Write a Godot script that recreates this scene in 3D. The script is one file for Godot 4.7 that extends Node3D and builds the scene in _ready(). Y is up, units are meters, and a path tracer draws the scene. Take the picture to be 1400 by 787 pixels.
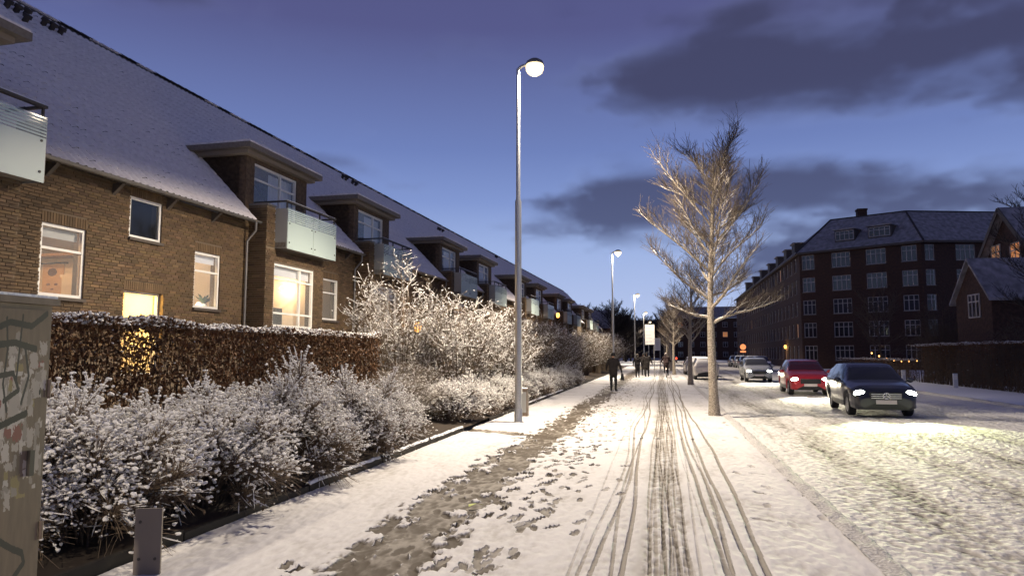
extends Node3D
# A snowy Copenhagen-style street at dusk. -Z runs along the street, X to its right, metres.

var M := {}
var used_names := {}
var rng := RandomNumberGenerator.new()

class MB:
	var v := PackedVector3Array()
	var n := PackedVector3Array()
	var c := PackedColorArray()
	var t := PackedVector2Array()
	var i := PackedInt32Array()
	var col := Color.WHITE
	func vert(p: Vector3, nn: Vector3, uv := Vector2.ZERO) -> int:
		v.push_back(p); n.push_back(nn); c.push_back(col); t.push_back(uv)
		return v.size() - 1
	func tri(a: Vector3, b: Vector3, d: Vector3) -> void:
		var nn := (d - a).cross(b - a).normalized()
		var k := v.size()
		vert(a, nn); vert(b, nn); vert(d, nn)
		i.push_back(k); i.push_back(k + 1); i.push_back(k + 2)
	# a b c d clockwise seen from the front
	func quad(a: Vector3, b: Vector3, d: Vector3, e: Vector3) -> void:
		var nn := (d - a).cross(b - a)
		if nn.length_squared() < 1e-14:
			nn = (e - a).cross(d - a)
		nn = nn.normalized()
		var k := v.size()
		vert(a, nn, Vector2(0, 1)); vert(b, nn, Vector2(0, 0)); vert(d, nn, Vector2(1, 0)); vert(e, nn, Vector2(1, 1))
		i.push_back(k); i.push_back(k + 1); i.push_back(k + 2)
		i.push_back(k); i.push_back(k + 2); i.push_back(k + 3)
	func box(lo: Vector3, hi: Vector3, tf := Transform3D.IDENTITY) -> void:
		var p := []
		for q in 8:
			p.append(tf * Vector3(hi.x if q & 1 else lo.x, hi.y if q & 2 else lo.y, hi.z if q & 4 else lo.z))
		quad(p[0], p[2], p[3], p[1])
		quad(p[5], p[7], p[6], p[4])
		quad(p[4], p[6], p[2], p[0])
		quad(p[1], p[3], p[7], p[5])
		quad(p[2], p[6], p[7], p[3])
		quad(p[4], p[0], p[1], p[5])
	func bar(a: Vector3, b: Vector3, w: float, h: float) -> void:
		var d := (b - a).normalized()
		var up := Vector3.UP if absf(d.y) < 0.95 else Vector3.RIGHT
		var s := d.cross(up).normalized()
		var u := s.cross(d).normalized()
		var tf := Transform3D(Basis(s, u, -d), (a + b) * 0.5)
		var l := (b - a).length() * 0.5
		box(Vector3(-w / 2, -h / 2, -l), Vector3(w / 2, h / 2, l), tf)
	func tube(pts: PackedVector3Array, rad: PackedFloat32Array, sides: int, cap := false) -> void:
		var m := pts.size()
		if m < 2:
			return
		var k := v.size()
		var d0 := (pts[1] - pts[0]).normalized()
		var s := d0.cross(Vector3.UP if absf(d0.y) < 0.9 else Vector3.RIGHT).normalized()
		for a in m:
			var d := (pts[mini(a + 1, m - 1)] - pts[maxi(a - 1, 0)]).normalized()
			s = (s - d * s.dot(d)).normalized()
			var u := s.cross(d)
			var r := rad[a]
			for b in sides:
				var an := TAU * b / sides
				var o := s * cos(an) + u * sin(an)
				v.push_back(pts[a] + o * r); n.push_back(o); c.push_back(col); t.push_back(Vector2(float(b) / sides, a))
		for a in m - 1:
			for b in sides:
				var p := k + a * sides + b
				var q := k + a * sides + (b + 1) % sides
				i.push_back(p); i.push_back(q); i.push_back(p + sides)
				i.push_back(q); i.push_back(q + sides); i.push_back(p + sides)
		if cap:
			for e in [0, m - 1]:
				var dd: Vector3 = (pts[0] - pts[1]).normalized() if e == 0 else (pts[m - 1] - pts[m - 2]).normalized()
				var cc := vert(pts[e], dd)
				for b in sides:
					var pa: Vector3 = v[k + e * sides + b]
					var pb: Vector3 = v[k + e * sides + (b + 1) % sides]
					var q0 := vert(pa, dd)
					var q1 := vert(pb, dd)
					if e != 0:
						i.push_back(cc); i.push_back(q0); i.push_back(q1)
					else:
						i.push_back(cc); i.push_back(q1); i.push_back(q0)
	# rows of points, smooth
	func grid(rows: Array, uvs := false) -> void:
		var k := v.size()
		var w: int = rows[0].size()
		var h := rows.size()
		for a in h:
			for b in w:
				var p: Vector3 = rows[a][b]
				var du: Vector3 = rows[a][mini(b + 1, w - 1)] - rows[a][maxi(b - 1, 0)]
				var dv: Vector3 = rows[mini(a + 1, h - 1)][b] - rows[maxi(a - 1, 0)][b]
				var nn := du.cross(dv)
				if nn.length_squared() < 1e-14:
					nn = Vector3.UP
				vert(p, nn.normalized(), Vector2(float(b) / (w - 1), float(a) / (h - 1)))
		for a in h - 1:
			for b in w - 1:
				var p := k + a * w + b
				i.push_back(p); i.push_back(p + w); i.push_back(p + 1)
				i.push_back(p + 1); i.push_back(p + w); i.push_back(p + w + 1)
	func lathe(prof: Array, sides: int, at := Transform3D.IDENTITY) -> void:
		var rows := []
		for q in prof:
			var r := []
			for b in sides + 1:
				var an := TAU * b / sides
				r.append(at * Vector3(cos(an) * q.x, q.y, sin(an) * q.x))
			rows.append(r)
		grid(rows)
	func blob(ce: Vector3, r: Vector3, seg := 6, ring := 4) -> void:
		var k := v.size()
		for a in ring + 1:
			var th := PI * a / ring
			for b in seg:
				var ph := TAU * b / seg
				var o := Vector3(sin(th) * cos(ph), cos(th), sin(th) * sin(ph))
				vert(ce + o * r, (o / r).normalized())
		for a in ring:
			for b in seg:
				var p := k + a * seg + b
				var q := k + a * seg + (b + 1) % seg
				i.push_back(p); i.push_back(p + seg); i.push_back(q)
				i.push_back(q); i.push_back(p + seg); i.push_back(q + seg)
	func done() -> ArrayMesh:
		var arr := []
		arr.resize(Mesh.ARRAY_MAX)
		arr[Mesh.ARRAY_VERTEX] = v; arr[Mesh.ARRAY_NORMAL] = n; arr[Mesh.ARRAY_COLOR] = c; arr[Mesh.ARRAY_TEX_UV] = t; arr[Mesh.ARRAY_INDEX] = i
		var me := ArrayMesh.new()
		if v.size() > 0:
			me.add_surface_from_arrays(Mesh.PRIMITIVE_TRIANGLES, arr)
		return me

func numbered(called: String) -> String:
	if not used_names.has(called):
		used_names[called] = 0
		return called
	used_names[called] += 1
	return "%s_%03d" % [called, used_names[called]]

func tag(o: Node, label: String, category: String, group := "") -> Node:
	o.set_meta("label", label); o.set_meta("category", category)
	if group != "":
		o.set_meta("group", group)
	return o

func thing(called: String, label: String, category: String, at := Vector3.ZERO, turn := 0.0, group := "") -> Node3D:
	var o := Node3D.new()
	o.name = numbered(called)
	add_child(o)
	o.position = at; o.rotation.y = turn
	tag(o, label, category, group)
	return o

func part(parent: Node, called: String, mesh: Mesh, mat: Material, at := Vector3.ZERO) -> MeshInstance3D:
	var o := MeshInstance3D.new()
	o.name = called
	o.mesh = mesh; o.material_override = mat
	o.position = at
	parent.add_child(o, true)
	return o

func holder(parent: Node, called: String, at := Vector3.ZERO) -> Node3D:
	var o := Node3D.new()
	o.name = called
	o.position = at
	parent.add_child(o, true)
	return o

func struct(called: String, mesh: Mesh, mat: Material) -> MeshInstance3D:
	var o := MeshInstance3D.new()
	o.name = numbered(called)
	o.mesh = mesh; o.material_override = mat
	o.set_meta("kind", "structure")
	add_child(o)
	return o

func stuff(parent: Node, called: String, mesh: Mesh, mat: Material, where: Array, tints := []) -> MultiMeshInstance3D:
	var mm := MultiMesh.new()
	mm.transform_format = MultiMesh.TRANSFORM_3D
	mm.use_colors = tints.size() > 0
	mm.mesh = mesh
	mm.instance_count = where.size()
	for k in where.size():
		mm.set_instance_transform(k, where[k])
		if tints.size() > 0:
			mm.set_instance_color(k, tints[k])
	var o := MultiMeshInstance3D.new()
	o.name = called
	o.multimesh = mm; o.material_override = mat
	o.set_meta("kind", "stuff")
	parent.add_child(o, true)
	return o

func dup(src: Node3D, at: Vector3, turn: float, label: String, scl := Vector3.ONE) -> Node3D:
	var o: Node3D = src.duplicate()
	o.name = numbered(String(src.name).rstrip("0123456789").trim_suffix("_"))
	add_child(o)
	o.position = at; o.rotation.y = turn; o.scale = scl
	o.set_meta("label", label)
	return o

func lin(r: float, g: float, b: float, a := 1.0) -> Color:
	var k := Color(r, g, b).linear_to_srgb()
	k.a = a
	return k

func mat(name_: String, color: Color, rough := 0.85, metal := 0.0) -> StandardMaterial3D:
	var m := StandardMaterial3D.new()
	m.resource_name = name_
	m.albedo_color = color; m.roughness = rough; m.metallic = metal
	M[name_] = m
	return m

func glow(name_: String, color: Color, energy: float) -> StandardMaterial3D:
	var m := mat(name_, color, 0.5)
	m.emission_enabled = true; m.emission = color; m.emission_energy_multiplier = energy
	return m

func noise(freq: float, seed_: int, oct := 4, kind := FastNoiseLite.TYPE_SIMPLEX_SMOOTH) -> FastNoiseLite:
	var f := FastNoiseLite.new()
	f.seed = seed_; f.frequency = freq; f.noise_type = kind
	f.fractal_type = FastNoiseLite.FRACTAL_FBM; f.fractal_octaves = oct
	return f

func mottled(m: StandardMaterial3D, a: Color, b: Color, size: float, seed_: int, bump_cm := 0.0, freq := 0.03, world := true) -> StandardMaterial3D:
	# noise between two sRGB colours, triplanar, one tile = size metres
	var f := noise(freq, seed_, 5)
	var im := f.get_seamless_image(256, 256)
	var g := Gradient.new()
	g.set_color(0, a); g.set_color(1, b)
	g.set_offset(0, 0.2); g.set_offset(1, 0.8)
	var o := Image.create(256, 256, false, Image.FORMAT_RGB8)
	for y in 256:
		for x in 256:
			o.set_pixel(x, y, g.sample(im.get_pixel(x, y).r))
	m.albedo_color = Color.WHITE
	m.albedo_texture = ImageTexture.create_from_image(o)
	m.uv1_triplanar = true; m.uv1_world_triplanar = world
	m.uv1_scale = Vector3.ONE / size
	if bump_cm > 0.0:
		m.heightmap_enabled = true
		m.heightmap_texture = ImageTexture.create_from_image(im)
		m.heightmap_scale = bump_cm
	return m

func materials() -> void:
	mottled(mat("brick_plain", Color.WHITE, 0.9), lin(0.07, 0.044, 0.025), lin(0.125, 0.082, 0.048), 1.3, 4, 0.6)
	mat("mortar", lin(0.15, 0.112, 0.076), 0.95)
	mat("brick", Color.WHITE, 0.9).vertex_color_use_as_albedo = true
	mottled(mat("snow", Color.WHITE, 0.9), lin(0.74, 0.75, 0.78), lin(0.86, 0.87, 0.88), 0.9, 9, 0.8, 0.05)
	mat("snow_clump", lin(0.74, 0.72, 0.70), 0.92)
	mottled(mat("roof_snow", Color.WHITE, 0.92), lin(0.64, 0.59, 0.58), lin(0.82, 0.77, 0.75), 2.3, 19, 0.6, 0.05)
	mat("tile_dark", lin(0.035, 0.028, 0.026), 0.8)
	mat("white_paint", lin(0.72, 0.70, 0.66), 0.5)
	mat("timber_dark", lin(0.07, 0.055, 0.045), 0.75)
	mottled(mat("fascia", Color.WHITE, 0.7), lin(0.13, 0.11, 0.09), lin(0.17, 0.145, 0.12), 0.8, 23)
	mat("soffit", lin(0.22, 0.18, 0.14), 0.8)
	mottled(mat("galvanised", Color.WHITE, 0.45, 0.85), lin(0.38, 0.38, 0.38), lin(0.56, 0.56, 0.55), 0.35, 31, 0.0, 0.06)
	mat("rail_dark", lin(0.05, 0.042, 0.036), 0.6)
	mat("sheet_grey", lin(0.30, 0.30, 0.29), 0.5, 0.3)
	mat("zinc", lin(0.20, 0.19, 0.185), 0.5, 0.6)
	mat("soil", lin(0.035, 0.024, 0.016), 0.95)
	mat("edging", lin(0.03, 0.024, 0.018), 0.9)
	mat("room_wall", lin(0.72, 0.66, 0.56), 0.9)
	mat("room_floor", lin(0.25, 0.15, 0.08), 0.7)
	mat("dark_cloth", lin(0.016, 0.016, 0.018), 0.95)
	mat("curtain", lin(0.55, 0.56, 0.60), 0.95)
	mat("rubber", lin(0.015, 0.015, 0.015), 0.8)
	mat("black_plastic", lin(0.012, 0.012, 0.013), 0.45)
	mat("chrome", lin(0.75, 0.75, 0.76), 0.15, 1.0)
	var g := mat("glass", lin(0.9, 0.95, 0.95, 0.12), 0.03)
	g.transparency = BaseMaterial3D.TRANSPARENCY_ALPHA
	g = mat("glass_dark", lin(0.02, 0.022, 0.025, 0.55), 0.03)
	g.transparency = BaseMaterial3D.TRANSPARENCY_ALPHA
	g = mat("glass_frosted", lin(0.50, 0.60, 0.57, 0.80), 0.35)
	g.transparency = BaseMaterial3D.TRANSPARENCY_ALPHA
	g = mat("glass_clear_green", lin(0.6, 0.72, 0.68, 0.22), 0.05)
	g.transparency = BaseMaterial3D.TRANSPARENCY_ALPHA
	mottled(mat("bark_pale", Color.WHITE, 0.9), lin(0.15, 0.12, 0.09), lin(0.50, 0.44, 0.37), 0.45, 41, 3.0, 0.04)
	mat("bark_dark", lin(0.085, 0.062, 0.045), 0.9)
	mat("far_twig", lin(0.022, 0.017, 0.016), 0.95)
	mat("twig", lin(0.17, 0.125, 0.088), 0.9)
	mat("twig_brown", lin(0.14, 0.105, 0.074), 0.9)
	mat("twig_pale", lin(0.095, 0.072, 0.055), 0.9)
	mat("leaf_brown", Color.WHITE, 0.8).vertex_color_use_as_albedo = true
	M.leaf_brown.backlight_enabled = true
	M.leaf_brown.backlight = Color(0.25, 0.16, 0.08)
	mottled(mat("brick_red", Color.WHITE, 0.92), lin(0.034, 0.016, 0.010), lin(0.066, 0.031, 0.020), 1.7, 51, 0.5)
	glow("lamp_glow", Color(1.0, 0.90, 0.70), 1.9)
	glow("lamp_glow_far", Color(1.0, 0.90, 0.70), 3.0)

func view_and_sky() -> void:
	var cam := Camera3D.new()
	cam.name = "camera"
	cam.position = Vector3(0, 1.7, 0)
	cam.rotation_degrees = Vector3(5.247, 11.647, 0)
	cam.fov = 43.754
	cam.near = 0.05; cam.far = 2500.0
	add_child(cam)
	cam.current = true
	var env := Environment.new()
	env.background_mode = Environment.BG_SKY
	env.tonemap_mode = Environment.TONE_MAPPER_LINEAR
	env.tonemap_exposure = 1.0
	env.background_energy_multiplier = 1.0
	env.sdfgi_enabled = true; env.ssao_enabled = true; env.ssil_enabled = true
	var sky := Sky.new()
	var pm := PanoramaSkyMaterial.new()
	pm.panorama = ImageTexture.create_from_image(sky_image())
	sky.sky_material = pm
	env.sky = sky
	var we := WorldEnvironment.new()
	we.name = "environment"
	we.environment = env
	add_child(we)

func hump(az: float, el: float, a0: float, e0: float, sa: float, se: float) -> float:
	var p := (az - a0) / sa
	var q := (el - e0) / se
	return exp(-(p * p + q * q))

func sky_image() -> Image:
	var w := 2048
	var h := 1024
	var im := Image.create(w, h, false, Image.FORMAT_RGBF)
	im.fill(Color(0.10, 0.10, 0.12))
	var big := noise(0.50, 11, 5)
	var fine := noise(1.9, 5, 5)
	var wisp := noise(5.0, 29, 4)
	var bank := noise(0.05, 47, 5)
	var els := [0.0, 4.0, 8.5, 12.0, 16.0, 25.0, 45.0, 90.0]
	var cols := [Color(0.50, 0.60, 0.84), Color(0.44, 0.54, 0.82), Color(0.34, 0.45, 0.76), Color(0.225, 0.315, 0.63), Color(0.160, 0.225, 0.50), Color(0.096, 0.104, 0.26), Color(0.070, 0.070, 0.165), Color(0.050, 0.050, 0.12)]
	for j in range(0, h / 2):
		var el := (0.5 - (j + 0.5) / h) * PI
		var eld := rad_to_deg(el)
		var k := 1.0 / (sin(el) + 0.14)
		# dusk gradient: pale at the horizon, blue, then violet overhead
		var g := 0
		while g < 6 and eld > els[g + 1]:
			g += 1
		var base: Color = cols[g].lerp(cols[g + 1], (eld - els[g]) / (els[g + 1] - els[g]))
		var cl := Color(0.085, 0.105, 0.215).lerp(Color(0.056, 0.060, 0.128), clampf((eld - 7.0) / 13.0, 0.0, 1.0))
		for i in w:
			var az := wrapf((i + 0.5) / w, -0.5, 0.5) * TAU
			var azd := rad_to_deg(az)
			var px := sin(az) * k
			var pz := cos(az) * k
			var wob := wisp.get_noise_2d(px, pz) * 0.10
			var d := big.get_noise_3d(px * 1.1 + wob, pz * 0.75, 3.0) * 1.15 + fine.get_noise_3d(px * 0.9 + wob * 2.0, pz * 0.55, 1.0) * 0.55 + wob * 1.9
			d = d * 0.80 + bank.get_noise_3d(sin(az) * 34.0 + eld * 0.35, cos(az) * 34.0, eld * 2.6) * 1.15
			if azd > -80.0 and azd < 60.0 and eld < 52.0:
				d += 0.66 * hump(azd, eld, 15.0, 21.5, 17.0, 5.0)
				d += 0.58 * hump(azd, eld, -6.0, 11.6, 14.0, 2.9)
				d += 0.46 * hump(azd, eld, 17.0, 11.5, 9.0, 2.8)
				d += 0.55 * hump(azd, eld, -2.0, 6.3, 3.0, 0.45)
				d -= 0.85 * hump(azd, eld, -42.0, 16.0, 24.0, 15.0)
				d -= 0.40 * hump(azd, eld, -9.0, 20.0, 11.0, 5.0)
				d -= 0.75 * hump(azd, eld, -8.0, 6.4, 14.0, 2.9)
				d -= 0.45 * hump(azd, eld, 11.0, 15.8, 9.0, 1.6)
			var m := smoothstep(-0.34, 0.60, d)
			var c := base.lerp(cl, m * 0.93)
			var rim := smoothstep(-0.45, 0.05, d) * (1.0 - m) * (0.5 + wisp.get_noise_2d(px * 0.6, pz * 0.5))
			c += Color(0.025, 0.032, 0.048) * rim
			im.set_pixel(i, j, c)
	return im

const PX0 := -4.3
const PW := 6.2
const PL := 26.0
const RX0 := 1.83
const RW := 9.6
const RL := 22.0
var ps: PackedFloat32Array
var pw := 1024
var ph := 2048
var rs: PackedFloat32Array

func noise_field(w: int, h: int, freq: float, seed_: int, sx := 1, sy := 1) -> PackedFloat32Array:
	# 0..1, seamless; stretched by sx, sy
	var f := noise(freq, seed_, 4)
	var im := f.get_seamless_image(w / sx, h / sy)
	im.convert(Image.FORMAT_RF)
	if sx > 1 or sy > 1:
		im.resize(w, h, Image.INTERPOLATE_CUBIC)
	return im.get_data().to_float32_array()

func stamp_foot(a: PackedFloat32Array, x: float, z: float, turn: float, depth: float, sole := 0.135, wide := 0.05) -> void:
	var sx := pw / PW
	var sz := ph / PL
	var ci := (x - PX0) * sx
	var cj := fposmod(-z, PL) * sz
	var c := cos(turn)
	var s := sin(turn)
	var ri := int((sole * absf(s) + wide * 1.6 * absf(c)) * sx * 1.3) + 2
	var rj := int(sole * 1.45 * sz) + 2
	for j in range(int(cj) - rj, int(cj) + rj + 1):
		var jj := posmod(j, ph) * pw
		var dz := (j - cj) / sz
		for i in range(maxi(0, int(ci) - ri), mini(pw - 1, int(ci) + ri) + 1):
			var dx := (i - ci) / sx
			var u := (dx * c - dz * s) / wide
			var q := (dx * s + dz * c) / sole
			# sole narrower at the waist
			var wd := u / (1.0 - 0.28 * exp(-pow((q + 0.15) * 3.2, 2.0)))
			var r := wd * wd + q * q
			if r < 1.0:
				a[jj + i] = minf(a[jj + i], depth + 0.12 * r)
			elif r < 1.75 and a[jj + i] > 0.55:
				a[jj + i] += 0.16 * (1.75 - r)

func make_pavement_field() -> void:
	ps = noise_field(pw, ph, 0.006, 3)
	var fine := noise_field(pw, ph, 0.05, 8)
	var edge := noise_field(pw, ph, 0.02, 12)
	for k in ps.size():
		ps[k] = 0.79 + (ps[k] - 0.5) * 0.34 + (fine[k] - 0.5) * 0.26
	var r := RandomNumberGenerator.new()
	r.seed = 77
	# trodden bare strip along the hedge side of the pavement
	for j in ph:
		var z := float(j) / ph * PL
		var cx := -2.34 + 0.05 * sin(TAU * z / PL * 2.0) + 0.03 * sin(TAU * z / PL * 5.0 + 1.0)
		for i in range(220, 470):
			var x := PX0 + (i + 0.5) * PW / pw
			var e := absf(x - cx) / 0.36
			if e < 1.5:
				var q := edge[j * pw + i]
				var f := fine[j * pw + i]
				var cut := smoothstep(1.15, 0.72, e + (q - 0.5) * 2.1 + (f - 0.5) * 0.8)
				ps[j * pw + i] -= cut * 0.58
	for k in 700:
		var z := r.randf() * PL
		stamp_foot(ps, -2.34 + r.randfn(0.0, 0.25), -z, r.randfn(0.0, 0.28), r.randf_range(0.02, 0.2))
	# walked strip of single prints
	for k in 430:
		var z := r.randf() * PL
		stamp_foot(ps, -1.40 + r.randfn(0.0, 0.24), -z, r.randfn(0.0, 0.3), r.randf_range(0.14, 0.52), r.randf_range(0.10, 0.13), r.randf_range(0.034, 0.046))
	for k in 26:
		stamp_foot(ps, r.randf_range(-0.9, -0.4), -r.randf() * PL, r.randfn(0.0, 0.5), r.randf_range(0.35, 0.6))
	for k in 30:
		stamp_foot(ps, r.randf_range(1.0, 1.8), -r.randf() * PL, r.randfn(0.0, 0.8), r.randf_range(0.38, 0.62))
	# bare crossing from the garden gate
	for j in range(int(13.6 / PL * ph), int(17.6 / PL * ph)):
		var z := float(j) / ph * PL
		for i in range(0, 360):
			var x := PX0 + i * PW / pw
			var mid := 15.85 + (x + 4.2) * -0.52
			var hw := 0.26 + 0.10 * clampf(-(x + 3.6), 0.0, 1.0)
			var e := absf(z - mid) / hw
			if e < 1.4:
				var q := edge[j * pw + i]
				ps[j * pw + i] -= smoothstep(1.1, 0.75, e + (q - 0.5) * 0.9) * 0.6
	# cycle tracks: thin wavering lines
	var lines := []
	for k in 22:
		lines.append([r.randfn(0.03, 0.15), r.randf_range(0.009, 0.020), r.randf_range(0.09, 0.22)])
	for q in [[-0.52, 0.02, 0.34], [-0.36, 0.022, 0.42], [-0.62, 0.015, 0.22], [0.44, 0.024, 0.46], [0.52, 0.02, 0.4], [0.66, 0.022, 0.46], [0.80, 0.024, 0.5], [-0.44, 0.016, 0.3], [0.60, 0.014, 0.24], [-0.75, 0.012, 0.14]]:
		lines.append(q)
	for q in lines:
		var a1 := r.randf_range(0.02, 0.075)
		var a2 := r.randf_range(0.003, 0.012)
		var p1 := r.randf() * TAU
		var p2 := r.randf() * TAU
		var k1 := r.randi_range(1, 2)
		var k2 := r.randi_range(3, 6)
		for j in ph:
			var z := float(j) / ph
			var ci: float = (q[0] + a1 * sin(TAU * z * k1 + p1) + a2 * sin(TAU * z * k2 + p2) - PX0) * pw / PW
			var hw: float = q[1] * pw / PW
			var dep: float = q[2] * (0.75 + 0.5 * fine[(j * 3 % ph) * pw + 40])
			for i in range(int(ci - hw * 2.2), int(ci + hw * 2.2) + 1):
				var e := absf(i - ci) / hw
				if e < 1.0:
					ps[j * pw + i] -= dep * (1.0 - 0.5 * e * e)
				elif e < 2.1:
					ps[j * pw + i] += 0.05 * (2.1 - e)
	for j in ph:
		for i in range(int((-0.95 - PX0) * pw / PW), int((1.2 - PX0) * pw / PW)):
			var k := j * pw + i
			if ps[k] < 0.40:
				ps[k] = 0.40 - (0.40 - ps[k]) * 0.28
	# the much-ridden middle strip
	for j in ph:
		for i in range(int((-0.30 - PX0) * pw / PW), int((0.36 - PX0) * pw / PW)):
			var x := PX0 + i * PW / pw
			var e := absf(x - 0.03) / 0.30
			var f := fine[j * pw + i]
			ps[j * pw + i] -= smoothstep(1.05, 0.5, e) * (0.13 + 0.75 * (f - 0.45))

func make_road_field() -> void:
	# columns across the road, rows along it
	rs = noise_field(pw, ph, 0.012, 21, 1, 4)
	var clod := noise_field(pw, ph, 0.05, 22, 1, 2)
	var fine := noise_field(pw, ph, 0.075, 23)
	var streak := noise_field(pw, ph, 0.03, 27, 1, 16)
	for j in ph:
		for i in pw:
			var x := RX0 + (i + 0.5) * RW / pw
			var k := j * pw + i
			var s := 0.74 + (rs[k] - 0.5) * 0.36 + (clod[k] - 0.5) * 0.55 + (fine[k] - 0.5) * 0.75 + (streak[k] - 0.5) * 0.30
			var lane := 0.0
			for c in [3.05, 4.45, 5.75, 7.05]:
				var e := absf(x - c) / 0.34
				if e < 1.6:
					lane = maxf(lane, smoothstep(1.5, 0.4, e))
			s -= lane * (0.22 + 0.95 * (streak[k] - 0.46))
			if x < 2.35:
				s += 0.22 * smoothstep(2.35, 1.95, x)
			if x > 9.3:
				s += 0.2 * smoothstep(9.3, 10.0, x)
			rs[k] = s

func field_textures(a: PackedFloat32Array, bare: Color, slush: Color, snow: Color, lo: float, mid: float, hi: float) -> Array:
	var col := PackedByteArray()
	col.resize(pw * ph * 3)
	var hei := PackedByteArray()
	hei.resize(pw * ph)
	var lut := PackedByteArray()
	for q in 256:
		var s := q / 200.0 - 0.1
		var c := bare
		if s > lo:
			c = bare.lerp(slush, smoothstep(lo, mid, s))
		if s > mid:
			c = slush.lerp(snow, smoothstep(mid, hi, s))
		c = c.linear_to_srgb()
		lut.append(int(c.r * 255)); lut.append(int(c.g * 255)); lut.append(int(c.b * 255))
	for k in a.size():
		var q := clampi(int((a[k] + 0.1) * 200.0), 0, 255)
		hei[k] = q
		col[k * 3] = lut[q * 3]; col[k * 3 + 1] = lut[q * 3 + 1]; col[k * 3 + 2] = lut[q * 3 + 2]
	return [ImageTexture.create_from_image(Image.create_from_data(pw, ph, false, Image.FORMAT_RGB8, col)), ImageTexture.create_from_image(Image.create_from_data(pw, ph, false, Image.FORMAT_R8, hei))]

func sheet(x0: float, x1: float, zs: Array, dx: float, y0: float, amp: float, field: PackedFloat32Array, fx: float, fw: float, fl: float) -> ArrayMesh:
	# a strip of ground; zs: [[z_from, z_to, step, displaced]]
	var m := MB.new()
	for zone in zs:
		var step: float = zone[2]
		var nx := maxi(1, int(ceil((x1 - x0) / maxf(dx, step * 0.8))))
		var nz := int(ceil((zone[0] - zone[1]) / step))
		var k := m.v.size()
		var lift: float = amp if zone[3] else 0.0
		for b in nz + 1:
			var z: float = zone[0] + (zone[1] - zone[0]) * b / nz
			var vv := -z / fl
			var row := int(fposmod(vv, 1.0) * ph) % ph * pw
			for a in nx + 1:
				var x := x0 + (x1 - x0) * a / nx
				var uu := (x - fx) / fw
				var s := 0.75
				if lift > 0.0:
					s = field[row + clampi(int(uu * pw), 0, pw - 1)]
				m.v.push_back(Vector3(x, y0 + (s - 0.75) * (amp if lift > 0.0 else 0.0), z))
				m.n.push_back(Vector3.UP); m.c.push_back(Color.WHITE); m.t.push_back(Vector2(uu, vv))
		for b in nz:
			for a in nx:
				var p := k + b * (nx + 1) + a
				m.i.push_back(p); m.i.push_back(p + nx + 1); m.i.push_back(p + 1)
				m.i.push_back(p + 1); m.i.push_back(p + nx + 1); m.i.push_back(p + nx + 2)
		if lift > 0.0:
			for b in range(0, nz + 1):
				for a in range(0, nx + 1):
					var p := k + b * (nx + 1) + a
					var du := m.v[k + b * (nx + 1) + mini(a + 1, nx)] - m.v[k + b * (nx + 1) + maxi(a - 1, 0)]
					var dv := m.v[k + mini(b + 1, nz) * (nx + 1) + a] - m.v[k + maxi(b - 1, 0) * (nx + 1) + a]
					m.n[p] = du.cross(-dv).normalized() * -1.0 if du.cross(-dv).y < 0.0 else du.cross(-dv).normalized()
	return m.done()

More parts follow.
